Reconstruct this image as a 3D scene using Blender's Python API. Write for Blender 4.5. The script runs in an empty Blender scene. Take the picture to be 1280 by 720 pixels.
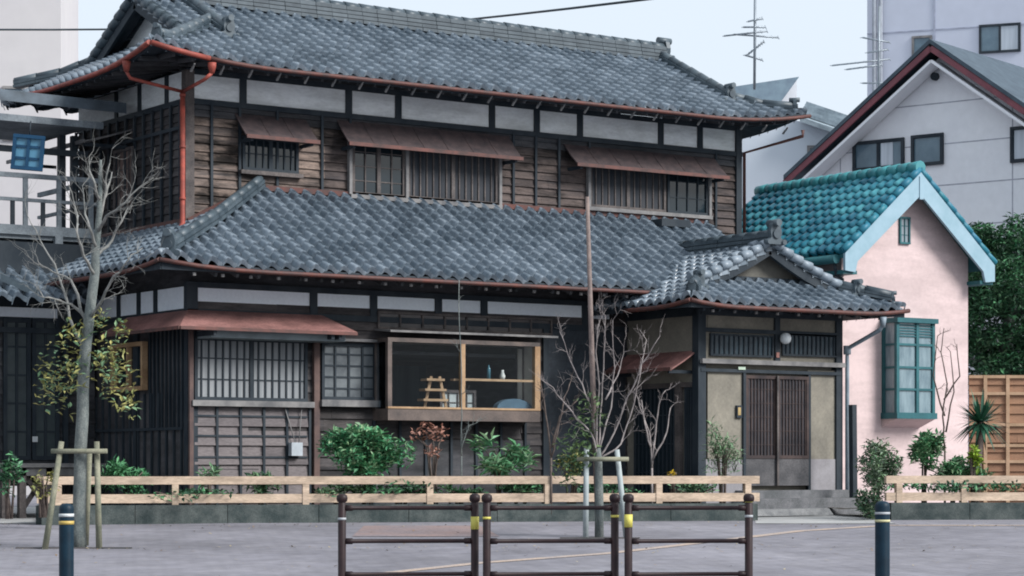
import bpy, math, random
from mathutils import Vector as V, Matrix
random.seed(7)
S = bpy.context.scene
COL = S.collection
R = math.radians
# ------------------------------------------------------------------ camera
F = 2911.0; HZ = 582.0; EYE = 1.1; YAW = 34.3
cy_, sy_ = math.cos(R(YAW)), math.sin(R(YAW))
cam = bpy.data.cameras.new('camera'); cam_o = bpy.data.objects.new('camera', cam); COL.objects.link(cam_o)
cam.sensor_width = 36; cam.lens = 36*F/1280; cam.shift_y = (HZ-360)/1280; cam.clip_end = 3000; cam.clip_start = .5
cam_o.location = (0, 0, EYE); cam_o.rotation_euler = (R(90), 0, -R(YAW)); S.camera = cam_o
# ------------------------------------------------------------------ light
SUN_EL, SUN_AZ = 36, 150
w = bpy.data.worlds.new('World'); S.world = w; w.use_nodes = True
nt = w.node_tree; bg = nt.nodes['Background']; sk = nt.nodes.new('ShaderNodeTexSky'); sk.sky_type = 'NISHITA'; sk.sun_disc = False
sk.sun_elevation = R(SUN_EL); sk.sun_rotation = R(SUN_AZ); sk.air_density = 1.0; sk.dust_density = 5
mx = nt.nodes.new('ShaderNodeMix'); mx.data_type = 'RGBA'; mx.inputs[0].default_value = .88
nt.links.new(sk.outputs[0], mx.inputs[6]); mx.inputs[7].default_value = (5.9, 6.6, 7.35, 1)   # overcast cloud layer
nt.links.new(mx.outputs[2], bg.inputs[0]); bg.inputs[1].default_value = .1
sd = bpy.data.lights.new('sun', 'SUN'); so = bpy.data.objects.new('sun', sd); COL.objects.link(so)
sd.energy = 3.3; sd.angle = R(24); sd.color = (1, .99, .975)
so.location = (0, 0, 50); so.rotation_euler = (R(90-SUN_EL), 0, R(180-SUN_AZ))
S.view_settings.view_transform = 'Standard'; S.view_settings.look = 'None'; S.view_settings.exposure = .56; S.view_settings.gamma = 1
S.render.engine = 'CYCLES'; S.cycles.filter_width = 1.9; S.cycles.max_bounces = 6; S.cycles.transparent_max_bounces = 12

# ------------------------------------------------------------------ measuring helpers (pixel of the 1280x720 photo -> real point at a real depth)
def camxz(p): return p[0]*cy_-p[1]*sy_, p[0]*sy_+p[1]*cy_
def ray(px, py):
    a = (px-640)/F; b = (HZ-py)/F
    return V((a*cy_+sy_, -a*sy_+cy_, b))
def atZ(px, py, Z): return V((0, 0, EYE))+ray(px, py)*Z
def on_y(px, py, y): d = ray(px, py); return V((0, 0, EYE))+d*(y/d.y)
def on_x(px, py, x): d = ray(px, py); return V((0, 0, EYE))+d*(x/d.x)
def gz(x, y):
    Z = camxz((x, y))[1]
    t = (Z-21)/9.8; t = max(0, min(1, t)); return .34*t
def on_ground(px, Z):
    p = atZ(px, HZ, Z); p.z = gz(p.x, p.y); return p

# ------------------------------------------------------------------ materials
MATS = {}
def mat(name, col, col2=None, rough=.8, scale=4, stretch=(1, 1, 1), spec=.3, bump=0, detail=6, metal=0, contrast=.5, island=0, coords='Object', fine=0, patch=0, pscale=.9):
    if name in MATS: return MATS[name]
    m = bpy.data.materials.new(name); m.use_nodes = True; n = m.node_tree.nodes; l = m.node_tree.links
    b = n['Principled BSDF']; b.inputs['Roughness'].default_value = rough; b.inputs['Metallic'].default_value = metal
    b.inputs['Specular IOR Level'].default_value = spec
    col2 = col2 or tuple(c*.72 for c in col)
    tc = n.new('ShaderNodeTexCoord'); mp = n.new('ShaderNodeMapping'); mp.inputs['Scale'].default_value = stretch
    l.new(tc.outputs[coords], mp.inputs[0])
    no = n.new('ShaderNodeTexNoise'); no.inputs['Scale'].default_value = scale; no.inputs['Detail'].default_value = detail; no.inputs['Roughness'].default_value = .62
    l.new(mp.outputs[0], no.inputs['Vector'])
    mr = n.new('ShaderNodeMapRange'); mr.inputs[1].default_value = .5-contrast*.3; mr.inputs[2].default_value = .5+contrast*.3
    l.new(no.outputs['Fac'], mr.inputs[0]); fac = mr.outputs[0]
    if island:
        g = n.new('ShaderNodeNewGeometry'); mm = n.new('ShaderNodeMix'); mm.inputs[0].default_value = island
        l.new(fac, mm.inputs[2]); l.new(g.outputs['Random Per Island'], mm.inputs[3]); fac = mm.outputs[0]
    mc = n.new('ShaderNodeMix'); mc.data_type = 'RGBA'; mc.inputs[6].default_value = (*col2, 1); mc.inputs[7].default_value = (*col, 1)
    l.new(fac, mc.inputs[0]); out = mc.outputs[2]
    if fine:
        n2 = n.new('ShaderNodeTexNoise'); n2.inputs['Scale'].default_value = scale*14; n2.inputs['Detail'].default_value = 3; l.new(mp.outputs[0], n2.inputs['Vector'])
        r2 = n.new('ShaderNodeMapRange'); r2.inputs[1].default_value = .3; r2.inputs[2].default_value = .7; r2.inputs[3].default_value = 1-fine; r2.inputs[4].default_value = 1+fine*.6
        l.new(n2.outputs['Fac'], r2.inputs[0]); vm = n.new('ShaderNodeVectorMath'); vm.operation = 'SCALE'
        l.new(out, vm.inputs[0]); l.new(r2.outputs[0], vm.inputs['Scale']); out = vm.outputs[0]
    if patch:
        n3 = n.new('ShaderNodeTexNoise'); n3.inputs['Scale'].default_value = pscale; n3.inputs['Detail'].default_value = 9; n3.inputs['Roughness'].default_value = .7; m3 = n.new('ShaderNodeMapping'); m3.inputs['Scale'].default_value = (.8, .8, 3.2); l.new(tc.outputs['Object'], m3.inputs[0]); l.new(m3.outputs[0], n3.inputs['Vector'])
        r3 = n.new('ShaderNodeMapRange'); r3.inputs[1].default_value = .40; r3.inputs[2].default_value = .58; r3.inputs[3].default_value = 1-patch; r3.inputs[4].default_value = 1.08
        l.new(n3.outputs['Fac'], r3.inputs[0]); v3 = n.new('ShaderNodeVectorMath'); v3.operation = 'SCALE'; l.new(out, v3.inputs[0]); l.new(r3.outputs[0], v3.inputs['Scale']); out = v3.outputs[0]
    l.new(out, b.inputs['Base Color'])
    if bump:
        bp = n.new('ShaderNodeBump'); bp.inputs['Strength'].default_value = bump; bp.inputs['Distance'].default_value = .02
        l.new(no.outputs['Fac'], bp.inputs['Height']); l.new(bp.outputs[0], b.inputs['Normal'])
    MATS[name] = m; return m

def tile_mat(name, c1, c2, c3, rough):
    """tone per tile from the tile index kept in the UVs, weathering noise on top"""
    m = bpy.data.materials.new(name); m.use_nodes = True; n = m.node_tree.nodes; l = m.node_tree.links
    b = n['Principled BSDF']; b.inputs['Specular IOR Level'].default_value = .38
    uv = n.new('ShaderNodeUVMap'); uv.uv_map = 'UVMap'
    fl = n.new('ShaderNodeVectorMath'); fl.operation = 'FLOOR'; l.new(uv.outputs[0], fl.inputs[0])
    wn = n.new('ShaderNodeTexWhiteNoise'); wn.noise_dimensions = '2D'; l.new(fl.outputs[0], wn.inputs['Vector'])
    tc = n.new('ShaderNodeTexCoord'); no = n.new('ShaderNodeTexNoise'); no.inputs['Scale'].default_value = 1.1; no.inputs['Detail'].default_value = 10; no.inputs['Roughness'].default_value = .7; l.new(tc.outputs['Object'], no.inputs['Vector'])
    ad = n.new('ShaderNodeMix'); ad.inputs[0].default_value = .68; l.new(wn.outputs['Value'], ad.inputs[2]); l.new(no.outputs['Fac'], ad.inputs[3])
    cr = n.new('ShaderNodeValToRGB'); l.new(ad.outputs[0], cr.inputs[0]); e = cr.color_ramp.elements
    e[0].position = .2; e[0].color = (*c1, 1); e[1].position = .82; e[1].color = (*c3, 1); q = e.new(.5); q.color = (*c2, 1)
    n2 = n.new('ShaderNodeTexNoise'); n2.inputs['Scale'].default_value = 14; n2.inputs['Detail'].default_value = 4; l.new(tc.outputs['Object'], n2.inputs['Vector'])
    r2 = n.new('ShaderNodeMapRange'); r2.inputs[1].default_value = .3; r2.inputs[2].default_value = .7; r2.inputs[3].default_value = .86; r2.inputs[4].default_value = 1.1; l.new(n2.outputs['Fac'], r2.inputs[0])
    vm = n.new('ShaderNodeVectorMath'); vm.operation = 'SCALE'; l.new(cr.outputs[0], vm.inputs[0]); l.new(r2.outputs[0], vm.inputs['Scale']); l.new(vm.outputs[0], b.inputs['Base Color'])
    rr = n.new('ShaderNodeMapRange'); rr.inputs[3].default_value = rough-.1; rr.inputs[4].default_value = rough+.18; l.new(wn.outputs['Value'], rr.inputs[0]); l.new(rr.outputs[0], b.inputs['Roughness'])
    MATS[name] = m; return m
def glass_mat(name, tint, transp=.0, rough=.06):
    m = bpy.data.materials.new(name); m.use_nodes = True; n = m.node_tree.nodes; l = m.node_tree.links
    b = n['Principled BSDF']; b.inputs['Base Color'].default_value = (*tint, 1); b.inputs['Roughness'].default_value = rough; b.inputs['Specular IOR Level'].default_value = .6
    if transp:
        t = n.new('ShaderNodeBsdfTransparent'); t.inputs[0].default_value = (.95, .97, .98, 1); mi = n.new('ShaderNodeMixShader'); fr = n.new('ShaderNodeFresnel'); fr.inputs[0].default_value = 1.2; g = n.new('ShaderNodeBsdfGlossy'); g.inputs[0].default_value = (.9, .95, 1, 1); g.inputs['Roughness'].default_value = rough
        l.new(fr.outputs[0], mi.inputs[0]); l.new(t.outputs[0], mi.inputs[1]); l.new(g.outputs[0], mi.inputs[2]); l.new(mi.outputs[0], n['Material Output'].inputs[0])
    else:
        tc = n.new('ShaderNodeTexCoord'); no = n.new('ShaderNodeTexNoise'); no.inputs['Scale'].default_value = 1.7; l.new(tc.outputs['Object'], no.inputs['Vector'])
        bp = n.new('ShaderNodeBump'); bp.inputs['Strength'].default_value = .12; bp.inputs['Distance'].default_value = .05; l.new(no.outputs['Fac'], bp.inputs['Height']); l.new(bp.outputs[0], b.inputs['Normal'])
    MATS[name] = m; return m

TILE = tile_mat('grey_kawara', (.075, .10, .125), (.15, .185, .22), (.26, .305, .35), .28)
TEAL = tile_mat('teal_tile', (.008, .07, .12), (.016, .17, .235), (.10, .38, .42), .36)
RIDGE = mat('ridge_tile', (.075, .10, .118), (.016, .03, .042), rough=.5, scale=5, spec=.5, island=.5)
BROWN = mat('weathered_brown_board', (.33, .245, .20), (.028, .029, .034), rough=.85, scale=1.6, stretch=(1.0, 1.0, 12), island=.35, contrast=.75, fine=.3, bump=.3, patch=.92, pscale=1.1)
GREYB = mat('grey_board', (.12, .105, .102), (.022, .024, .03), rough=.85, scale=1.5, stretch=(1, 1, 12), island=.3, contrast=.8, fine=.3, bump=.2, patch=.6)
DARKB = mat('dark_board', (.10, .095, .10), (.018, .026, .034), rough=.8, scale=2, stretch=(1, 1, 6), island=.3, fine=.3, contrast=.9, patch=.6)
DARK = mat('dark_timber', (.032, .041, .05), (.012, .020, .029), rough=.7, scale=3, stretch=(1, 1, .5))
MIDW = mat('grey_brown_timber', (.135, .115, .108), (.05, .045, .046), rough=.75, scale=3, stretch=(1, 1, 1), fine=.3)
PALEW = mat('grey_sill_timber', (.25, .24, .235), (.11, .11, .115), rough=.8, scale=3)
TAN = mat('tan_timber', (.42, .28, .165), (.27, .165, .09), rough=.6, scale=3, fine=.15)
PLAST = mat('white_plaster', (.88, .91, .93), (.66, .68, .66), rough=.95, scale=1.2, stretch=(1, 1, 2), fine=.06, contrast=.8, patch=.2, pscale=1.2)
PLAST2 = mat('bluish_plaster', (.82, .88, .93), (.74, .80, .86), rough=.95, scale=1.6, fine=.05)
BEIGE = mat('beige_clay_plaster', (.25, .23, .19), (.165, .153, .13), rough=.95, scale=2, fine=.12)
RUST = mat('red_oxide_metal', (.33, .07, .05), (.17, .045, .035), rough=.6, scale=6, fine=.2, patch=.3)
RUSTB = mat('brown_gutter_metal', (.12, .042, .033), (.06, .034, .032), rough=.6, scale=6, fine=.2)
AWN = mat('rusty_brown_sheet', (.10, .072, .072), (.035, .03, .034), rough=.7, scale=2.5, stretch=(3, 3, 3), contrast=.8, fine=.25)
AWN2 = mat('faded_red_sheet', (.40, .20, .18), (.22, .11, .10), rough=.65, scale=2.5, contrast=.9, fine=.25, patch=.35, pscale=2)
STONE = mat('grey_stone', (.25, .25, .25), (.13, .135, .14), rough=.9, scale=6, fine=.25, bump=.3)
DSTONE = mat('mossy_kerb_stone', (.10, .115, .11), (.04, .055, .055), rough=.9, scale=5, fine=.3, bump=.4)
PIPE = mat('grey_blue_pipe', (.26, .31, .35), (.16, .2, .24), rough=.5)
GLASS = glass_mat('dark_glass', (.012, .02, .026))
GLASST = glass_mat('shop_glass', (.01, .02, .025), .93, .03)
PGLASS = glass_mat('frosted_glass', (.20, .24, .27), 0, .35)

# ------------------------------------------------------------------ mesh builder
def wloc(o):
    p = V((0, 0, 0))
    while o is not None: p += o.location; o = o.parent
    return p
class MB:
    def __init__(s): s.v = []; s.f = []; s.sm = []; s.uv = {}
    def face(s, pts, smooth=False):
        k = len(s.v); s.v += [V(p) for p in pts]; s.f.append(tuple(range(k, k+len(pts)))); s.sm.append(smooth)
    def box8(s, p):
        k = len(s.v); s.v += [V(q) for q in p]
        for f in ((0, 3, 2, 1), (4, 5, 6, 7), (0, 1, 5, 4), (1, 2, 6, 5), (2, 3, 7, 6), (3, 0, 4, 7)): s.f.append(tuple(k+i for i in f)); s.sm.append(False)
    def box(s, x0, x1, y0, y1, z0, z1):
        s.box8([(x0, y0, z0), (x1, y0, z0), (x1, y1, z0), (x0, y1, z0), (x0, y0, z1), (x1, y0, z1), (x1, y1, z1), (x0, y1, z1)])
    def wb(s, W, u0, u1, z0, z1, d0, d1):
        s.box8([W.p(u0, z0, d1), W.p(u1, z0, d1), W.p(u1, z0, d0), W.p(u0, z0, d0), W.p(u0, z1, d1), W.p(u1, z1, d1), W.p(u1, z1, d0), W.p(u0, z1, d0)])
    def beam(s, a, b, w_, h, up=V((0, 0, 1))):
        a, b = V(a), V(b); d = (b-a).normalized(); sd_ = d.cross(up)
        if sd_.length < 1e-3: sd_ = d.cross(V((0, 1, 0)))
        sd_.normalize(); u = sd_.cross(d).normalized(); x = sd_*w_/2; y = u*h/2
        s.box8([a-x-y, a+x-y, b+x-y, b-x-y, a-x+y, a+x+y, b+x+y, b-x+y])
    def tube(s, pts, r, n=8, smooth=True, cap=True):
        pts = [V(p) for p in pts]; m = len(pts); rs = r if isinstance(r, (list, tuple)) else [r]*m; k = len(s.v); prev = None
        for i, p in enumerate(pts):
            d = (pts[min(i+1, m-1)]-pts[max(i-1, 0)])
            if d.length < 1e-6: d = V((0, 0, 1))
            d.normalize(); ref = prev if prev is not None else (V((0, 0, 1)) if abs(d.z) < .9 else V((1, 0, 0)))
            a = (ref-d*ref.dot(d))
            if a.length < 1e-4: a = d.orthogonal()
            a.normalize(); prev = a; b = d.cross(a)
            for j in range(n):
                t = 2*math.pi*j/n; s.v.append(p+(a*math.cos(t)+b*math.sin(t))*rs[i])
        for i in range(m-1):
            for j in range(n):
                s.f.append((k+i*n+j, k+i*n+(j+1) % n, k+(i+1)*n+(j+1) % n, k+(i+1)*n+j)); s.sm.append(smooth)
        if cap:
            s.f.append(tuple(k+j for j in reversed(range(n)))); s.sm.append(False)
            s.f.append(tuple(k+(m-1)*n+j for j in range(n))); s.sm.append(False)
    def lathe(s, c, prof, n=20):
        s.tube([V(c)+V((0, 0, z)) for r, z in prof], [max(r, .0005) for r, z in prof], n)
    def prism(s, poly, off):
        """poly: list of points, off: thickness vector"""
        off = V(off); a = [V(p) for p in poly]; n = len(a); k = len(s.v); s.v += a+[p+off for p in a]
        s.f.append(tuple(k+i for i in range(n))); s.f.append(tuple(k+n+i for i in reversed(range(n)))); s.sm += [False, False]
        for i in range(n): j = (i+1) % n; s.f.append((k+i, k+n+i, k+n+j, k+j)); s.sm.append(False)
    def build(s, name, m, parent=None, origin=None, **props):
        if not s.v: s.v = [V((0, 0, 0))]
        if parent is not None: o0 = wloc(parent)
        elif origin is not None: o0 = V(origin)
        else:
            xs = [p.x for p in s.v]; ys = [p.y for p in s.v]; o0 = V(((min(xs)+max(xs))/2, (min(ys)+max(ys))/2, min(p.z for p in s.v)))
        me = bpy.data.meshes.new(name); me.from_pydata([p-o0 for p in s.v], [], s.f); me.polygons.foreach_set('use_smooth', s.sm)
        if s.uv:
            ul = me.uv_layers.new(name='UVMap')
            for lp in me.loops: ul.data[lp.index].uv = s.uv.get(lp.vertex_index, (0, 0))
        ms = m if isinstance(m, (list, tuple)) else [m]
        for q in ms: me.materials.append(q)
        if len(ms) > 1:
            for p in me.polygons: p.material_index = random.randrange(len(ms))
        me.update(); o = bpy.data.objects.new(name, me); COL.objects.link(o)
        if parent is not None: o.parent = parent
        else: o.location = o0
        for k_, v_ in props.items(): o[k_] = v_
        return o
def thing(name, loc, label, cat, group=None):
    o = bpy.data.objects.new(name, None); COL.objects.link(o); o.location = V(loc); o['label'] = label; o['category'] = cat
    if group: o['group'] = group
    return o
def tag(o, label, cat, group=None):
    o['label'] = label; o['category'] = cat
    if group: o['group'] = group
    return o
class Wall:
    """a vertical wall plane: u runs along it, d outward"""
    def __init__(s, o, u, n): s.o = V(o); s.u = V(u).normalized(); s.n = V(n).normalized()
    def p(s, u, z, d=0): q = s.o+s.u*u+s.n*d; return V((q.x, q.y, z))
    def px(s, px, py, d=0):
        r = ray(px, py); o = s.o+s.n*d; t = (o-V((0, 0, EYE))).dot(s.n)/r.dot(s.n); q = V((0, 0, EYE))+r*t
        return (q-s.o).dot(s.u), q.z
    def rect(s, x0, y0, x1, y1, d=0):
        xm = (x0+x1)/2; a = s.px(x0, y0, d)[0]; b = s.px(x1, y0, d)[0]
        return a, b, s.px(xm, y1, d)[1], s.px(xm, y0, d)[1]

def siding(mb, W, u0, u1, z0, z1, d=0, pitch=.16, th=.032):
    n = max(1, round((z1-z0)/pitch)); h = (z1-z0)/n
    for i in range(n):
        a, b = z0+i*h, z0+(i+1)*h
        # break each course in random lengths so boards differ
        u = u0
        while u < u1-.01:
            e = min(u1, u+random.uniform(.8, 1.9));
            if u1-e < .3: e = u1
            j = random.uniform(-.003, .003)
            mb.box8([W.p(u+.002, a, d+th+j), W.p(e, a, d+th+j), W.p(e, a, d-.02), W.p(u+.002, a, d-.02), W.p(u+.002, b, d+.003), W.p(e, b, d+.003), W.p(e, b, d-.02), W.p(u+.002, b, d-.02)])
            u = e
def lattice(parent, name, W, u0, u1, z0, z1, d, nv, nh, m, fw=.045, bw=.02, bh=.015, depth=.03, mull=(), **props):
    mb = MB()
    mb.wb(W, u0, u1, z0, z0+fw, d, d+depth+.01); mb.wb(W, u0, u1, z1-fw, z1, d, d+depth+.01)
    mb.wb(W, u0, u0+fw, z0+fw, z1-fw, d, d+depth+.006); mb.wb(W, u1-fw, u1, z0+fw, z1-fw, d, d+depth+.006)
    for i in range(1, nv+1):
        u = u0+(u1-u0)*i/(nv+1); mb.wb(W, u-bw/2, u+bw/2, z0+fw, z1-fw, d, d+depth-.004)
    for i in range(1, nh+1):
        z = z0+(z1-z0)*i/(nh+1); mb.wb(W, u0+fw, u1-fw, z-bh/2, z+bh/2, d+.002, d+depth-.012)
    for q in mull:
        u = u0+(u1-u0)*q; mb.wb(W, u-fw*.7, u+fw*.7, z0+fw, z1-fw, d, d+depth+.004)
    return mb.build(name, m, parent, **props)
def pane(parent, W, u0, u1, z0, z1, d, m=None, name='pane'):
    mb = MB(); mb.wb(W, u0, u1, z0, z1, d-.012, d); return mb.build(name, m or GLASS, parent)

def tile_field(O, a, b, L, ulim, tw=.228, tl=.205, hgt=.06, step=.04, lift=None, mb=None, prof=None, seed=0):
    rnd = random.Random(seed); mb = mb or MB(); a = V(a).normalized(); b = V(b).normalized(); n = a.cross(b).normalized()
    if n.z < 0: n = -n
    rows = int(math.ceil(L/tl)); SS = (0, .06, .12, .22, .4, .6, .8, .995); ns = 8
    def pr(s):
        return {0: -1.3, .06: -1.3, .12: .45, .22: 1.0, .4: .85, .6: .3, .8: -.2, .995: -.5}[s]
    pr = prof or pr
    for j in range(rows):
        v0, v1 = j*tl, min(L, (j+1)*tl)
        lo = min(ulim(v0)[0], ulim(v1)[0]); hi = max(ulim(v0)[1], ulim(v1)[1])
        c0 = int(math.floor(lo/tw)); c1 = int(math.ceil(hi/tw))
        jit = {c: (rnd.uniform(-.004, .004), rnd.uniform(-.006, .006)) for c in range(c0-1, c1+2)}
        k = len(mb.v); m = 0
        for c in range(c0, c1):
            for i in range(ns):
                s = SS[i]; u = (c+s)*tw
                nose = .02*math.sin(2*math.pi*(s+.12))
                hj, vj = jit[c]
                for q, (vv, hh) in enumerate(((v0-.012+nose+vj, -.03), (v0-.012+nose+vj, step+hj), (v0+tl*.35+nose*.5, step*.66+hj), (v1+.02, 0.0))):
                    vv2 = min(max(vv, -.03), L); l0, l1 = ulim(min(max(vv2, 0), L)); uu = min(max(u, l0), l1)
                    p = O+a*uu+b*vv2+n*(pr(s)*hgt+hh)
                    if lift: p.z += lift(uu, vv2)
                    mb.v.append(p); mb.uv[len(mb.v)-1] = (c+.5, j+.5)
                m += 1
        for i in range(m-1):
            # skip tiles wholly outside
            ua = (c0*ns+i); A = k+i*4; B = A+4
            if (mb.v[A+1]-mb.v[B+1]).length < 1e-5 and (mb.v[A+3]-mb.v[B+3]).length < 1e-5: continue
            for q in range(3):
                mb.f.append((A+q, B+q, B+q+1, A+q+1)); mb.sm.append(q > 0)
    return mb
def ridge(name, parent, pts, w_=.26, h=.24, m=None, cap=.075, seg=.28, layers=4):
    """noshi-stacked ridge: thin overlapping tile courses under a row of round cap tiles"""
    mb = MB(); pts = [V(p) for p in pts]
    for a, b in zip(pts[:-1], pts[1:]):
        L = (b-a).length; n = max(1, int(L/seg)); lh = (h-cap*.7)/layers
        for i in range(n):
            p, q = a.lerp(b, i/n), a.lerp(b, (i+1)/n)-(b-a).normalized()*.006
            for k in range(layers):
                z = lh*(k+.5); ww = w_*(1-.10*k)+random.uniform(-.008, .008)
                mb.beam(p+V((0, 0, z)), q+V((0, 0, z)), ww, lh*.8)
            z = h-cap*.75; r0 = cap*random.uniform(.96, 1.02)
            mb.tube([p+V((0, 0, z)), q+V((0, 0, z+.0))], [r0*1.12, r0], 10)
        mb.beam(a+V((0, 0, h*.45)), b+V((0, 0, h*.45)), w_*.55, h*.8)
    return mb.build(name, m or RIDGE, parent)
def onigawara(parent, p, d, s=.3, m=None):
    """ridge-end ornament: shouldered plate with a round boss and curled feet, facing d"""
    p = V(p); d = V(d); d.z = 0; d.normalize(); sd_ = d.cross(V((0, 0, 1))); mb = MB(); up = V((0, 0, 1))
    out = [(-.75, 0), (-.62, .18), (-.42, .3), (-.5, .55), (-.36, .85), (-.15, 1.0), (.15, 1.0), (.36, .85), (.5, .55), (.42, .3), (.62, .18), (.75, 0)]
    mb.prism([p+sd_*x*s*.62+up*y*s for x, y in out], d*s*.22)
    mb.tube([p+up*s*.92-d*s*.3, p+up*s*.92+d*s*.42], s*.16, 10)
    mb.tube([p+up*s*.45+d*s*.2, p+up*s*.45+d*s*.3], s*.2, 12)
    for q in (-1, 1): mb.tube([p+sd_*q*s*.42+up*s*.1, p+sd_*q*s*.42+up*s*.1+d*s*.3], s*.12, 8)
    return mb.build('ridge_end_ornament', m or RIDGE, parent)

# ================================================================== GROUND
mb = MB(); zs = [-60, 0, 8, 14, 18, 21, 22, 23.5, 25, 26.5, 28, 29.5, 30.8, 33, 37, 45, 60, 90, 200, 900]; xs = [-700, -200, -60, -25, -12, -6, 0, 6, 12, 25, 60, 200, 700]
def cw(X, Z, z=None):
    x, y = X*cy_+Z*sy_, -X*sy_+Z*cy_; return V((x, y, gz(x, y) if z is None else z))
for i in range(len(zs)-1):
    for j in range(len(xs)-1): mb.face([cw(xs[j], zs[i]), cw(xs[j+1], zs[i]), cw(xs[j+1], zs[i+1]), cw(xs[j], zs[i+1])])
GROUND = mat('pavement_asphalt', (.24, .232, .255), (.165, .16, .182), rough=.92, scale=.5, contrast=.9, fine=.16, stretch=(.6, .6, 1), bump=.15, detail=10)
def add_joints(m, ang, sc):
    n = m.node_tree.nodes; l = m.node_tree.links; b = n['Principled BSDF']; src = b.inputs['Base Color'].links[0].from_socket
    tc = n.new('ShaderNodeTexCoord'); mp = n.new('ShaderNodeMapping'); mp.inputs['Rotation'].default_value = (0, 0, R(ang)); l.new(tc.outputs['Object'], mp.inputs[0])
    br = n.new('ShaderNodeTexBrick'); br.inputs['Scale'].default_value = sc; br.inputs['Mortar Size'].default_value = .03; br.inputs['Color1'].default_value = (1.05, 1.03, 1.0, 1); br.inputs['Color2'].default_value = (.86, .86, .9, 1); br.inputs['Mortar'].default_value = (.6, .6, .62, 1); br.inputs['Brick Width'].default_value = .5; br.inputs['Row Height'].default_value = .25
    l.new(mp.outputs[0], br.inputs['Vector']); mu = n.new('ShaderNodeMix'); mu.data_type = 'RGBA'; mu.blend_type = 'MULTIPLY'; mu.inputs[0].default_value = .4; l.new(src, mu.inputs[6]); l.new(br.outputs['Color'], mu.inputs[7])
    # blotchy repairs and stains
    v = n.new('ShaderNodeTexNoise'); v.inputs['Scale'].default_value = .35; v.inputs['Detail'].default_value = 12; v.inputs['Roughness'].default_value = .75; l.new(tc.outputs['Object'], v.inputs['Vector']); q = n.new('ShaderNodeMapRange'); q.inputs[1].default_value = .38; q.inputs[2].default_value = .62; q.inputs[3].default_value = .78; q.inputs[4].default_value = 1.18; l.new(v.outputs['Fac'], q.inputs[0])
    vm = n.new('ShaderNodeVectorMath'); vm.operation = 'SCALE'; l.new(mu.outputs[2], vm.inputs[0]); l.new(q.outputs[0], vm.inputs['Scale']); l.new(vm.outputs[0], b.inputs['Base Color'])
add_joints(GROUND, -20, 2.4)
mb.build('pavement', GROUND, origin=(0, 0, 0), kind='structure')
def strip(name, pts, wd, m, h=.005, thick=None, **pr):
    """a band of real width laid on the ground along a line of (px, Z) points"""
    mb = MB(); q = []
    for a, b in zip(pts[:-1], pts[1:]):
        for i in range(12): t = i/12; q.append(cw(a[0]+(b[0]-a[0])*t, a[1]+(b[1]-a[1])*t))
    q.append(cw(*pts[-1])); L = []; Rr = []
    for i, p in enumerate(q):
        d = q[min(i+1, len(q)-1)]-q[max(i-1, 0)]; d.z = 0; d.normalize(); s = V((-d.y, d.x, 0))*wd/2
        for lst, k in ((L, s), (Rr, -s)): r = p+k; r.z = gz(r.x, r.y)+h; lst.append(r)
    for i in range(len(q)-1): mb.face([L[i], Rr[i], Rr[i+1], L[i+1]])
    return mb.build(name, m, origin=(0, 0, 0), **pr)
PAINT = mat('worn_yellow_line', (.46, .34, .25), (.31, .28, .28), rough=.9, scale=2.5, contrast=.9, fine=.3)
def XZ(px, py):
    """ground point under a pixel as camera-aligned X, Z"""
    Z = 25.0
    for _ in range(40): Z = F*(EYE-.34*max(0, min(1, (Z-21)/9.8)))/(py-HZ)*.5+Z*.5
    return ((px-640)/F*Z, Z)
strip('road_line', [XZ(470, 718), XZ(600, 704), XZ(760, 692), XZ(900, 676), XZ(1000, 664), XZ(1110, 657), XZ(1500, 657)], .16, PAINT, kind='structure')
PATCH = mat('reddish_paving', (.27, .185, .165), (.19, .172, .19), rough=.9, scale=1.6, contrast=.9, fine=.2)
mb = MB(); c = [XZ(455, 657.5), XZ(600, 657.5), XZ(625, 671), XZ(440, 671)]; mb.face([cw(X, Z)+V((0, 0, .006)) for X, Z in c]); mb.build('reddish_path', PATCH, origin=(0, 0, 0), kind='structure')
CONC = mat('pale_concrete', (.40, .40, .39), (.28, .28, .28), rough=.9, scale=1.5, fine=.12)
mb = MB(); c = [XZ(-200, 655), XZ(62, 655), XZ(50, 634), XZ(-200, 634)]; mb.face([cw(X, Z)+V((0, 0, .007)) for X, Z in c]); mb.build('concrete_path', CONC, origin=(0, 0, 0), kind='structure')
mb = MB(); c = [XZ(945, 655), XZ(1120, 655), XZ(1060, 637), XZ(940, 637)]; c = [(X, Z) for X, Z in c]; mb.face([cw(X, Z)+V((0, 0, .007)) for X, Z in c]); mb.build('entrance_path', CONC, origin=(0, 0, 0), kind='structure')
mb = MB()
for X0_, X1_, za_, zb__ in ((atZ(12, HZ, 25.6), atZ(168, HZ, 25.6), 0, 0),):
    pass
for px0, px1, Z_ in ((20, 165, 26.0), (700, 800, 27.7)):
    a_, b_ = on_ground(px0, Z_), on_ground(px1, Z_); mb.beam(a_+V((0, 0, .0)), b_+V((0, 0, .0)), .05, .03)
mb.build('tree_pit_kerb', mat('dark_pit_edge', (.11, .10, .10), (.06, .06, .06), scale=5), origin=(0, 0, 0), kind='structure')
# soil of the planting beds
SOIL = mat('bed_soil', (.075, .065, .05), (.03, .028, .025), rough=1, scale=5, fine=.4, bump=.5)

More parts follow.
